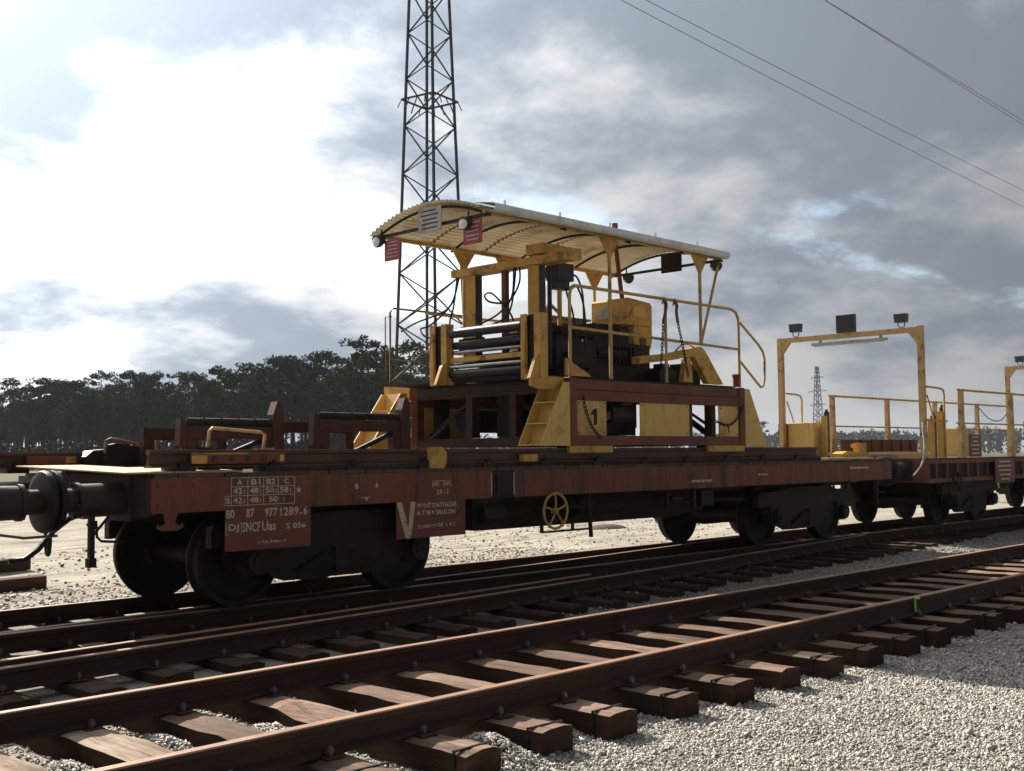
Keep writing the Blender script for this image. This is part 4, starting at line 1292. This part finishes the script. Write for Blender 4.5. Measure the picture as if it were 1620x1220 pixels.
# engine and hood
m = MB(); m.box(11.35, 13.1, 9.75, 10.7, 2.40, 2.62); m.box(11.6, 12.9, 9.85, 10.6, 2.62, 2.95); m.box(11.8, 12.55, 9.95, 10.55, 2.95, 3.20); m.cyl((11.5, 9.8, 2.75), (11.5, 10.6, 2.75), .2, 16)
m.cyl((11.7, 9.84, 2.78), (12.3, 9.84, 2.78), .07, 10); m.cyl((12.2, 9.9, 3.05), (12.2, 9.9, 3.2), .09, 12); m.box(13.1, 13.5, 9.7, 10.3, 2.40, 2.56); m.box(13.2, 13.35, 9.75, 10.2, 2.56, 2.66)
for k in range(7): m.box(12.0 + .08 * k, 12.03 + .08 * k, 9.80, 9.86, 2.64, 2.90)
m.build('engine', 'dark', mc)
hd = MB()
hd.prism([(12.55, 3.24), (13.15, 3.24), (13.15, 3.54), (13.11, 3.585), (12.60, 3.625), (12.55, 3.60)], 'Y', 9.98, 10.62)
hd.prism([(12.72, 2.86), (13.06, 2.86), (13.12, 2.94), (13.148, 3.04), (13.148, 3.238), (12.72, 3.238)], 'Y', 9.982, 10.62)
h = hd.build('engine_hood', 'yellow', mc, bevel=.012)
m = MB(); m.cyl((12.92, 9.974, 3.02), (12.92, 9.981, 3.02), .075, 16); m.build('round_hatch', 'black', h)
m = MB(); m.box(12.70, 12.96, 9.970, 9.979, 3.36, 3.50); m.build('hood_plate', 'yellow_panel', h)
m = MB(); m.box(12.532, 12.538, 10.25, 10.5, 3.34, 3.52); m.build('warning_plate', 'pale_sign', h)
m = MB(); m.tube([(12.76, 10.2, 3.56), (12.72, 10.2, 3.75), (12.62, 10.2, 4.35), (12.60, 10.2, 4.64)], .032, 10); m.cyl((12.60, 10.2, 4.62), (12.60, 10.2, 4.70), .045, 10); m.build('exhaust_pipe', 'red', mc, smooth=True)
m = MB(); m.box(11.45, 12.3, 10.5, 11.3, 2.9, 3.30); m.box(11.4, 12.35, 10.45, 11.35, 3.30, 3.33); m.build('rear_cabinet', 'yellow', mc)
# arm at the right end
m = MB(); m.prism([(12.0, 2.62), (12.0, 2.72), (12.7, 2.80), (13.38, 2.93), (13.47, 2.93), (13.55, 2.88), (13.99, 2.42), (13.62, 2.42), (13.28, 2.79), (12.7, 2.70)], 'Y', 9.36, 9.46)
m.prism([(13.02, 2.42), (13.26, 2.42), (13.20, 2.78), (13.10, 2.74)], 'Y', 9.37, 9.45); m.box(13.55, 13.60, 9.38, 9.44, 2.60, 2.86)
m.tube([(12.9, 9.41, 2.84), (13.05, 9.41, 2.94), (13.2, 9.41, 2.96), (13.35, 9.41, 2.92)], .012, 6)
m.build('lifting_arm', 'yellow', mc)
m = MB(); m.box(13.3, 13.5, 9.5, 9.8, 2.40, 2.7); m.cyl((13.55, 9.55, 2.40), (13.55, 9.55, 2.62), .08, 12); m.build('winch', 'dark', mc)
m = MB(); m.box(12.6, 13.0, 9.45, 9.7, 2.40, 2.58); m.box(12.65, 12.8, 9.44, 9.6, 2.58, 2.66); m.build('motor', 'dark', mc)
m = MB(); m.prism([(10.50, 2.40), (10.98, 2.40), (10.94, 2.43), (10.50, 2.62)], 'Y', 9.30, 9.33); m.build('kick_plate', 'yellow', mc)
m = MB(); m.cyl((14.09, 9.21, 2.38), (14.09, 9.21, 2.52), .05, 12); m.cyl((14.09, 9.21, 2.52), (14.09, 9.21, 2.56), .062, 12); m.build('post_cap', 'red', mc)


# chains
def chain_mb(path, size):
    pts = smooth_path(path, 12)
    acc = [0.]
    for a, b in zip(pts, pts[1:]): acc.append(acc[-1] + (b - a).length)
    m = MB(); s = 0.; k = 0
    while s < acc[-1]:
        i = min(np.searchsorted(acc, s), len(pts) - 1); i = max(i, 1)
        t = (s - acc[i - 1]) / max(acc[i] - acc[i - 1], 1e-6)
        c = pts[i - 1].lerp(pts[i], t); d = (pts[i] - pts[i - 1]).normalized()
        side = d.cross(Vector((0, 1, 0))).normalized()
        if k % 2: side = d.cross(side).normalized()
        m.tube([c + d * size * .9 * math.cos(a) + side * size * .5 * math.sin(a) for a in np.linspace(0, 2 * math.pi, 10, endpoint=False)], size * .19, 5, closed=True)
        s += size * 1.35; k += 1
    return m


def hook_chain(x0, x1, label):
    t = thing('lifting_chain', (x1, 9.16, 2.4), label, 'chain', 'hook chains on the hand rail')
    y = 9.165
    a = Vector((x0, y, 3.40)); b = Vector((x1, y, 2.45))
    chain_mb([a.lerp(b, .22), a.lerp(b, .6) + Vector((.01, 0, -.0)), b], .034).build('links', 'dark', t, smooth=True)
    m = MB()
    c = a
    m.tube(smooth_path([c + Vector((-.04, 0, .02)), c + Vector((-.03, 0, .05)), c + Vector((.01, 0, .07)), c + Vector((.045, 0, .03)), c + Vector((.03, 0, -.06)), c.lerp(b, .22)], 4), [.008 + .001 * min(k, 12) for k in range(21)], 8)
    m.build('hook', 'red', t, smooth=True)
    m = MB(); m.tube([(x0 + .03 * math.cos(q), y + .045 * 0 + .02 * math.cos(q), 3.475 + .055 * math.sin(q)) for q in np.linspace(0, 2 * math.pi, 12, endpoint=False)], .004, 5, closed=True)
    m.build('ring', 'dark', t)


hook_chain(12.34, 12.22, 'lifting chain with a hook on the hand rail, left of the rail post')
hook_chain(12.58, 12.86, 'lifting chain with a hook on the hand rail, right of the rail post')
for path, lb in (([(10.66, 9.165, 2.13), (10.72, 9.17, 1.95), (10.84, 9.17, 1.76), (10.98, 9.17, 1.64)], 'slack rusty chain hanging across the ochre panel numbered 1 by the near steps'),
                 ([(14.18, 9.165, 2.10), (14.05, 9.17, 1.94), (13.88, 9.17, 1.84), (13.70, 9.17, 1.83), (13.5, 9.17, 1.88)], 'slack dark chain hanging across the rear ochre panel of the machine')):
    o = chain_mb(path, .036).build('slack_chain', 'dark', None, smooth=True)
    tag(o, lb, 'chain', 'slack chains on the machine side')

# ------------------------------------------------------------------ neighbouring wagon on the left
nw = thing('flat_wagon', (.5, TRAIN_Y, 0), 'end of the next wagon at the left edge, its buffer touching the flat wagon', 'wagon')
NX = WX0 - .012 - .664 * 2
channel(MB(), -6, NX, YN, 1, .957, 1.262).build('side_sill', 'red_sill', nw)
channel(MB(), -6, NX, YF, -1, .957, 1.262).build('side_sill', 'red_sill', nw)
MB().box(NX - .024, NX, YN - .002, YF + .002, .93, 1.275).build('headstock', 'red_sill', nw)
MB().box(-6, NX - .03, YN - .01, YF + .01, 1.264, 1.301).build('deck_floor', 'deck', nw)
for yy in (TRAIN_Y - .875, TRAIN_Y + .875): make_buffer(nw, NX, yy, 1)
make_bogie(nw, NX - 2.2, 2.0)
deck_rails(nw, -5, 5.50, (11.68,))
MB().tube([(3.75, 9.45, .92), (3.73, 9.4, .84), (3.95, 9.4, .80), (4.25, 9.45, .80)], .012, 6).build('coupling_handle', 'clip', nw)
m = MB(); m.box(4.90, 5.42, 11.60, 11.64, 1.378, 1.47); jb2 = m.build('joint_bar', 'red', nw, bevel=.006)
MB().box(5.30, 5.40, 11.597, 11.5995, 1.40, 1.46).build('yellow_patch', 'yellow', jb2)

# ------------------------------------------------------------------ second wagon with light portals on the right
W2, W2E = 20.086, 33.2
w2 = thing('tool_wagon', (26.5, TRAIN_Y, 0), 'red wagon with cream railings and two lamp portals behind the machine wagon', 'wagon')
for yf, s in ((9.10, 1), (11.88, -1)):
    m = MB(); m.mi = 1
    m.box(W2, W2E, yf + s * .05, yf + s * .06, .86, 1.262)  # recessed web coloured dark to paint in the shade of the recess
    m.mi = 0
    for z in ((.85, .93), (1.20, 1.27)): m.box(W2, W2E, yf, yf + s * .05, *z)
    x = W2 + .3
    while x < W2E:
        m.box(x, x + .05, yf + s * .002, yf + s * .05, .93, 1.20); x += .46
    m.build('side_sill', ['red_sill', 'dark'], w2)
for x0, d in ((W2, 1), (W2E, -1)):
    MB().box(x0 - .012, x0 + .012, 9.102, 11.878, .86, 1.268).build('headstock', 'red_sill', w2)
    for yy in (TRAIN_Y - .875, TRAIN_Y + .875): make_buffer(w2, x0 - d * .012, yy, -d)
MB().box(W2 + .02, W2E - .02, 9.13, 11.86, 1.272, 1.30).build('deck_floor', 'deck', w2)
make_bogie(w2, 22.67, 1.8); make_bogie(w2, 30.6, 1.8)
hand_wheel(w2, 21.10, 9.02, .83, .20, 'dark', .2)
for x0, x1, z0, z1, yy in ((21.85, 22.42, 1.31, 1.74, 9.10), (22.97, 23.93, .78, 1.265, 9.06)):
    p = MB().box(x0, x1, yy - .012, yy, z0, z1).build('lettered_plate', 'plate_red', w2)
    m = MB()
    for k in range(5):
        z = z1 - (z1 - z0) * (k + .85) / 5.6
        w = (x1 - x0) * random.uniform(.12, .3)
        m.box(x0 + w, x1 - w, yy - .0145, yy - .0125, z, z + (z1 - z0) * .06)
    m.build('print', 'white', p)


def portal(xp):
    p = None
    for yy in (9.20, 12.10):
        m = MB(); m.box(xp - .05, xp + .05, yy - .05, yy + .05, 1.302, 3.70)
        o = m.build('portal_post', 'yellow_clean', w2)
        s = 1 if yy < 10 else -1
        m = MB(); m.prism([(yy + s * .05, 3.60), (yy + s * .22, 3.60), (yy + s * .05, 3.38)], 'X', xp - .04, xp + .04); m.build('corner_gusset', 'yellow_clean', o)
    b = MB().box(xp - .045, xp + .045, 9.251, 12.049, 3.60, 3.695).build('portal_beam', 'yellow_clean', w2)
    MB().box(xp - .05, xp + .05, 9.15, 9.25, 3.70, 3.712).build('post_cap', 'yellow_clean', w2)
    for yy in (9.56, 11.75):
        m = MB(); m.tube([(xp, yy - .07, 3.82), (xp, yy - .06, 3.73), (xp, yy, 3.70), (xp, yy + .06, 3.73), (xp, yy + .07, 3.82)], .01, 6)
        m.prism([(yy - .10, 3.80), (yy + .10, 3.80), (yy + .12, 3.96), (yy - .12, 3.96)], 'X', xp - .07, xp + .07)
        l = m.build('flood_light', 'lamp', w2)
        MB().box(xp - .078, xp - .071, yy - .09, yy + .09, 3.82, 3.945).build('lens', 'lamp', l)
        m = MB()
        for k in range(4): m.box(xp + .071, xp + .09, yy - .09 + .05 * k, yy - .075 + .05 * k, 3.82, 3.94)
        m.build('cooling_fin', 'lamp', l)
    sb = MB().box(xp - .09, xp - .01, 10.45, 10.83, 3.70, 4.04).build('sign_box', 'lamp', w2)
    MB().box(xp - .098, xp - .0905, 10.48, 10.80, 3.73, 4.01).build('sign_face', 'black', sb)
    m = MB(); m.box(xp - .03, xp + .05, 9.85, 11.4, 3.50, 3.55); m.box(xp, xp + .03, 9.95, 10.0, 3.55, 3.60); m.box(xp, xp + .03, 11.2, 11.25, 3.55, 3.60)
    fl = m.build('tube_light', 'pale_sign', w2)
    MB().cyl((xp + .01, 9.9, 3.49), (xp + .01, 11.35, 3.49), .018, 8).build('tube', 'lens', fl, smooth=True)


portal(20.13); portal(31.75)
for yf, s in ((9.12, 1), (11.90, -1)):
    for k, x in enumerate((21.70, 24.15, 26.6, 29.05, 31.3)):
        m = MB(); m.prism([(x - .17, 1.302), (x + .12, 1.302), (x + .055, 2.0), (x + .045, 2.58), (x - .045, 2.58), (x - .055, 2.0)], 'Y', yf, yf + s * .08)
        m.build('railing_post', 'yellow_clean', w2)
    MB().tube([(21.58, yf + s * .04, 2.59), (31.4, yf + s * .04, 2.59)], .024, 8).build('top_rail', 'yellow_clean', w2, smooth=True)
    MB().tube([(21.62, yf + s * .10, 1.96), (31.35, yf + s * .10, 1.96)], .018, 8).build('mid_rail', 'yellow_clean', w2, smooth=True)
for yy, xe in ((9.14, 20.9), (12.02, 20.75)):
    MB().tube(smooth_path([(20.18, yy, 2.60), (xe - .12, yy, 2.58), (xe, yy, 2.50), (xe, yy, 2.3), (xe, yy, 1.32)], 4), .02, 8).build('grab_rail', 'yellow_clean', w2, smooth=True)
    MB().tube([(20.18, yy, 2.45), (20.45, yy, 2.0)], .016, 6).build('stay', 'yellow_clean', w2)
bx = MB().box(20.25, 20.75, 11.48, 12.05, 1.303, 2.01).build('cabinet', 'yellow_panel', w2, bevel=.008)
MB().box(20.235, 20.30, 12.06, 12.26, 1.303, 2.0).build('cabinet_end', 'red', w2)
for x, y, zt in ((20.55, 9.20, 2.08), (20.95, 9.20, 2.24), (20.55, 11.36, 2.22)):
    m = MB(); m.cyl((x, y, 1.303), (x, y, zt), .055, 12); m.cyl((x, y, zt), (x, y, zt + .05), .03, 10); j = m.build('jack', 'black', w2, smooth=True)
    m = MB(); m.box(x - .13, x - .058, y - .05, y + .05, 1.303, zt - .08); m.build('jack_guide', 'yellow', j)
m = MB(); m.bar((20.0, 9.15, 2.0), (21.0, 9.15, 1.98), .05, .04); m.build('jack_bar', 'yellow', w2)
MB().tube(smooth_path([(20.02, 9.16, 1.95), (19.94, 9.12, 1.8), (19.9, 9.08, 1.5), (19.72, 9.06, 1.2), (19.45, 9.1, 1.0)], 5), .018, 6).build('air_hose', 'pale_sign', w2, smooth=True)
rc_ = MB().box(21.9, 24.6, 11.4, 11.8, 1.303, 1.68).build('rail_crate', 'red', w2)
for k in range(6): MB().box(22.0 + .45 * k, 22.05 + .45 * k, 11.37, 11.398, 1.303, 1.68).build('crate_rib', 'red', rc_)
m = MB(); m.box(26.3, 26.9, 11.2, 11.6, 1.303, 1.95); m.build('tool_locker', 'yellow_panel', w2, bevel=.01)
yb_ = MB().box(31.3, 31.7, 11.5, 11.56, 1.9, 2.2).build('yellow_sign', 'yellow', w2)
MB().tube(smooth_path([(29.1, 11.86, 2.55), (29.8, 11.86, 2.25), (30.5, 11.86, 2.2), (31.0, 11.86, 2.4)], 5), .012, 6).build('safety_chain', 'dark', w2)

# small things at the right end of the flat wagon
for k, (x, l) in enumerate(((17.35, 'yellow steel wheel chock on the deck end by the lamp portal, the lower one'),)):
    t = thing('deck_chock', (18.1, 9.55, 1.301), l, 'chock')
    m = MB(); m.prism([(17.6, 1.302), (18.55, 1.302), (18.55, 1.42), (17.75, 1.44), (17.6, 1.40)], 'Y', 9.45, 9.65); m.build('wedge', 'yellow', t)
    m = MB(); m.box(18.28, 18.52, 9.5, 9.62, 1.42, 1.58); m.box(18.2, 18.28, 9.5, 9.62, 1.5, 1.56); m.build('bracket', 'yellow', t)
m = MB(); m.box(20.25, 21.6, 9.75, 11.1, 1.302, 1.36); m.box(20.2, 21.55, 9.8, 11.15, 1.361, 1.42)
o = m.build('board_stack', 'plank', None); tag(o, 'stack of pale boards on the deck under the first lamp portal', 'boards')

# ------------------------------------------------------------------ timbers on the sand at the left
for (x, y, r, l) in ((5.3, 15.75, .02, 'dark brown timber on the sand at the left edge, the nearer one'), (6.3, 18.6, .03, 'dark brown timber on the sand at the left edge, the farther one')):
    me = sleeper_mesh('loose_timber', 3.2, .26, .19, 90, 'sleeper_dark')
    o = place('loose_timber', me, None, (x, y, float(ground_z(x, y)) - .01), math.pi / 2 + r)
    tag(o, l, 'timber', 'timbers lying on the sand')
for x, y, r, l in ((21.5, 17.8, .38, 'low dark heap of soil on the sand seen beyond the hand wheel'),):
    m = MB(); m.sphere((0, 0, 0), r, 14, (1.6, 1., .28)); me, _ = m.mesh('soil_heap', 'bark', smooth=True, origin=(0, 0, 0))
    o = place('soil_heap', me, None, (x, y, float(ground_z(x, y)))); tag(o, l, 'soil')


# ------------------------------------------------------------------ lattice mast
def lattice_tower(name, base, rot, w0, h, taper, npan, leg_r, br_r, label, parent_parts=True, ring=None, arms=None, cross=False):
    t = thing(name, base, label, 'pylon')
    bx, by, bz = base

    def corner(k, z):
        a = rot + k * math.pi / 2; r = w0 - taper * z
        return Vector((bx + r * math.cos(a), by + r * math.sin(a), bz + z))
    for k in range(4):
        m = MB(); m.bar(corner(k, 0), corner(k, h), leg_r * 2); m.build('leg', 'galv', t)
    zs = [0.]
    ph = 1.9 * w0 * 1.0
    for i in range(npan):
        zs.append(zs[-1] + h / npan * (1.15 - .3 * i / npan))
    zs = [z * h / zs[-1] for z in zs]
    for k in range(4):
        m = MB()
        for i, (a, b) in enumerate(zip(zs, zs[1:])):
            c = (a + b) / 2
            if k % 2 == 0: m.bar(corner(k, a), corner(k + 1, c), br_r * 2); m.bar(corner(k + 1, c), corner(k, b), br_r * 2)
            else: m.bar(corner(k + 1, a), corner(k, c), br_r * 2); m.bar(corner(k, c), corner(k + 1, b), br_r * 2)
            if cross: m.bar(corner(k, b), corner(k + 1, c), br_r * 1.5); m.bar(corner(k, c), corner(k + 1, b), br_r * 1.5)
        m.build('bracing', 'galv', t)
    if ring:
        z, ext = ring
        m = MB()
        P = [corner(k, z) + (corner(k, z) - Vector((bx, by, bz + z))).normalized() * ext for k in range(4)]
        for k in range(4):
            m.bar(P[k], P[(k + 1) % 4], .09)
            m.bar(corner(k, z), P[k], .08)
            for s in range(4):
                q = P[k].lerp(P[(k + 1) % 4], s / 4); d = (q - Vector((bx, by, q.z))).normalized()
                m.bar(q, q + d * .22 + Vector((0, 0, -.5)), .05)
        m.build('spike_ring', 'galv', t)
    if arms:
        m = MB()
        for z, l in arms:
            c = Vector((bx, by, bz + z))
            for s in (-1, 1):
                tip = c + Vector((math.cos(rot + .8), math.sin(rot + .8), 0)) * l * s
                m.bar(c + Vector((0, 0, 1.2)), tip, br_r * 2.4); m.bar(c, tip, br_r * 2.4)
        m.build('cross_arm', 'galv', t)
    return t


def cam_point(px, depth, z):
    """a spot on the land in a given bearing (1620-wide picture column) and distance, used only to lay out the far land"""
    v = _f + _r2 * ((px - 810) / 1817.5)
    v = Vector((v.x, v.y, 0)) * depth
    return Vector((v.x, v.y, z))


lattice_tower('lattice_mast', (44.0, 49.3, -.3), -.604, 2.30, 44, .0395, 16, .062, .033, 'tall grey lattice mast rising behind the machine roof', ring=(22.4, .24))
lattice_tower('transmission_pylon', (534, 300, -.5), .3, 3.6, 46, .06, 9, .15, .09, 'small distant transmission pylon under the lamp portal', arms=((26, 7), (33, 8.5), (40, 6)), cross=True)

# ------------------------------------------------------------------ overhead lines
lines = [((41.286, 32.007), (97.936, 35.962)), ((42.125, 31.188), (91.749, 33.644)), ((47.78, 25.461), (73.063, 26.643)), ((48.2, 25.45), (72.22, 26.327))]
lbl = ['lowest overhead wire crossing the grey sky at the upper right', 'second overhead wire from below at the upper right', 'overhead wire near the top right corner, the lower of the close pair', 'overhead wire near the top right corner, the upper of the close pair']
for ((x0, y0), (x1, y1)), l in zip(lines, lbl):
    d = Vector((x1 - x0, y1 - y0, 0)); u = d.normalized()
    pts = []
    for s in np.linspace(-60, 330, 50):
        p = Vector((x0, y0, 22)) + u * float(s)
        L0 = d.length
        pts.append(p + Vector((0, 0, 1.2e-4 * s * (s - L0))))
    o = MB().tube(pts, .019, 5).build('overhead_wire', 'cable', None)
    tag(o, l, 'wire', 'overhead wires')


# ------------------------------------------------------------------ pine trees
def leaf_cloud(rng, centre, rad, n, size):
    """small angular needle tufts filling an ellipsoid"""
    d = rng.normal(size=(n, 3)); d /= np.linalg.norm(d, axis=1)[:, None]
    r = rng.uniform(.25, 1., n) ** .5
    c = d * r[:, None] * np.array(rad) + np.array(centre)
    a = rng.normal(size=(n, 3)); a /= np.linalg.norm(a, axis=1)[:, None]
    b = np.cross(a, rng.normal(size=(n, 3))); b /= np.linalg.norm(b, axis=1)[:, None]
    s = size * rng.uniform(.5, 1.3, n)[:, None]
    v = np.stack([c - a * s - b * s * .5, c + a * s - b * s * .45, c + a * s * .3 + b * s * .8, c - a * s * .5 + b * s * .55], 1)
    return v.reshape(-1, 3)


def pine_meshes(seed, h, full):
    rng = np.random.default_rng(seed)
    tr = MB()
    lean = rng.normal(0, .25, 2)
    spine = [Vector((lean[0] * (k / 6) ** 2, lean[1] * (k / 6) ** 2, h * .93 * k / 6)) for k in range(7)]
    tr.tube(spine, [.16 - .019 * k for k in range(7)], 7)
    vs = []
    z0 = h * full
    nb = 22
    for i in range(nb):
        z = z0 + (h - z0) * (i + rng.uniform(0, 1)) / nb
        t = (z - z0) / (h - z0)
        reach = (.85 + 1.25 * math.sin(math.pi * min(1, .18 + t * .78))) * rng.uniform(.6, 1.15) * (h / 14)
        a = rng.uniform(0, 2 * math.pi)
        k = min(5, int(z / (h * .93) * 6)); p = spine[k].lerp(spine[min(k + 1, 6)], .5); p = Vector((p.x, p.y, min(z, h * .92)))
        tip = p + Vector((math.cos(a) * reach, math.sin(a) * reach, reach * rng.uniform(.15, .5)))
        tr.tube([p, p.lerp(tip, .5) + Vector((0, 0, -.05)), tip], [.05, .035, .012], 4)
        q = rng.uniform(.45, .8)
        vs.append(leaf_cloud(rng, tip, (q * reach * .5 + .25, q * reach * .5 + .25, .30 + .25 * rng.random()), 62, .14))
        if rng.random() < .7: vs.append(leaf_cloud(rng, p.lerp(tip, .6), (.55, .55, .34), 26, .15))
    vs.append(leaf_cloud(rng, (spine[-1].x, spine[-1].y, h * .96), (.7, .7, .6), 90, .15))
    for i in range(5):       # a few bare dead limbs under the crown
        z = z0 * rng.uniform(.6, 1.0); a = rng.uniform(0, 6.28)
        tr.tube([(0, 0, z), (math.cos(a) * .9, math.sin(a) * .9, z + .15)], [.025, .008], 4)
    trunk, _ = tr.mesh('trunk', 'bark', smooth=True, origin=(0, 0, 0))
    v = np.concatenate(vs); f = np.arange(len(v)).reshape(-1, 4)
    crown = fast_mesh('crown', v, f); crown.materials.append(MT['needles'])
    return trunk, crown


PINES = [pine_meshes(100 + k, 14., (.42, .36, .50, .41, .33)[k]) for k in range(5)]


def pine(p, s, k, label, group=None):
    t = thing('pine_tree', tuple(p), label, 'tree', group)
    tr, cr = PINES[k % len(PINES)]
    a = random.uniform(0, 6.28)
    w = s * random.uniform(.95, 1.3)
    place('trunk', tr, t, p, a, (w, w, s)); place('crown', cr, t, p, a, (w, w, s))
    return t


edge_d = lin([-120, 60, 330, 560, 700], [215, 196, 170, 146, 138])
G = 'pine trees at the wood edge'
back_v, back_f, bark_v, bark_f = [], [], [], []


def mesh_arrays(me):
    v = np.zeros(len(me.vertices) * 3, np.float32); me.vertices.foreach_get('co', v)
    fs = [tuple(p.vertices) for p in me.polygons if len(p.vertices) == 4]
    return v.reshape(-1, 3), np.array(fs)


PINE_ARR = [(mesh_arrays(a), mesh_arrays(b)) for a, b in PINES]
for row, (off, n) in enumerate(((0, 60), (7, 56), (15, 52), (25, 48), (36, 46), (47, 46), (60, 46), (75, 46))):
    for i in range(n):
        px = -70 + 780 * (i + random.uniform(.1, .9)) / n
        if row > 1 and 640 < px: continue
        if row > 2 and 428 < px < 530 and random.random() < .62: continue
        d = edge_d(px) + off + random.uniform(-2.5, 2.5)
        p = cam_point(px, d, -.5)
        hgt = random.choice((random.uniform(.70, .95), random.uniform(.9, 1.2))) * (1.03 if px > 380 else .97)
        if row < 2:
            l = ['tall bare-trunked pine in the front row of the wood left of the machine', 'pine just behind the front row of the wood left of the machine'][row]
            pine(p, hgt, random.randrange(5), l, G + ', ' + ('front', 'second')[row] + ' row')
        else:
            a = random.uniform(0, 6.28); ca, sa = math.cos(a), math.sin(a)
            w = hgt * random.uniform(.95, 1.3)
            for (v, f), V, F in zip(random.choice(PINE_ARR), (bark_v, back_v), (bark_f, back_f)):
                q = np.stack([(v[:, 0] * ca - v[:, 1] * sa) * w + p.x, (v[:, 0] * sa + v[:, 1] * ca) * w + p.y, v[:, 2] * hgt + p.z], 1)
                if row > 3 and F is back_f:
                    f = f[::2]; q = q[f.ravel()]; f = np.arange(len(q)).reshape(-1, 4)
                F.append(f + sum(len(x) for x in V)); V.append(q)
bw = fast_mesh('back_wood', np.concatenate(back_v + bark_v), np.concatenate(back_f + [f + sum(len(x) for x in back_v) for f in bark_f]))
bw.materials.append(MT['needles']); bw.materials.append(MT['bark'])
nq = sum(len(f) for f in back_f); mi = np.zeros(len(bw.polygons), np.int32); mi[nq:] = 1
bw.polygons.foreach_set('material_index', mi)
tag(place('back_wood', bw, None, (0, 0, 0)), 'dense pines deeper inside the wood left of the machine', 'wood', kind='stuff')
pine(cam_point(1203, 330, -.5), .78, 2, 'lone small pine on the horizon right of the machine steps')

# distant and deep woods that read as one mass
def wood_mass(name, label, px0, px1, d_fn, n_trees, h_fn, seed, matname, leaf, per, depth):
    rng = np.random.default_rng(seed)
    vs = []
    for i in range(n_trees):
        px = rng.uniform(px0, px1); d = d_fn(px) + rng.uniform(0, depth)
        p = cam_point(px, d, -.5)
        h = h_fn(px) * rng.uniform(.75, 1.1)
        vs.append(leaf_cloud(rng, (p.x, p.y, h * .72), (h * .17, h * .17, h * .26), per, leaf))
        vs.append(leaf_cloud(rng, (p.x, p.y, h * .3), (h * .13, h * .13, h * .33), per // 2, leaf))
    v = np.concatenate(vs); f = np.arange(len(v)).reshape(-1, 4)
    me = fast_mesh(name, v, f); me.materials.append(MT[matname])
    o = place(name, me, None, (0, 0, 0)); tag(o, label, 'wood', kind='stuff')


wood_mass('far_wood', 'low dark wood along the horizon behind the train', 640, 1800, lin([640, 1200, 1800], [520, 640, 520]), 700, lin([640, 1200, 1800], [11, 13, 13]), 5, 'far_wood', .9, 26, 60)
wood_mass('undergrowth', 'low dark undergrowth along the foot of the pine wood', -140, 680, lambda px: edge_d(px) - 3, 420, lambda px: 4.2, 8, 'needles', .26, 40, 40)

# ------------------------------------------------------------------ thin haze over the land
hz = bpy.data.materials.new('haze'); hz.use_nodes = True
hn = hz.node_tree; hn.nodes.clear()
ho = hn.nodes.new('ShaderNodeOutputMaterial'); hv = hn.nodes.new('ShaderNodeVolumePrincipled')
hv.inputs['Color'].default_value = (.80, .88, 1.0, 1)
hv.inputs['Density'].default_value = .00014
hv.inputs['Anisotropy'].default_value = 0.
hn.links.new(hv.outputs[0], ho.inputs['Volume'])
MT['haze'] = hz
o = MB().box(-2500, 2500, -2500, 2500, -2.5, 52).build('haze', 'haze', None)
tag(o, 'thin pale haze over the whole yard', 'haze', kind='stuff')
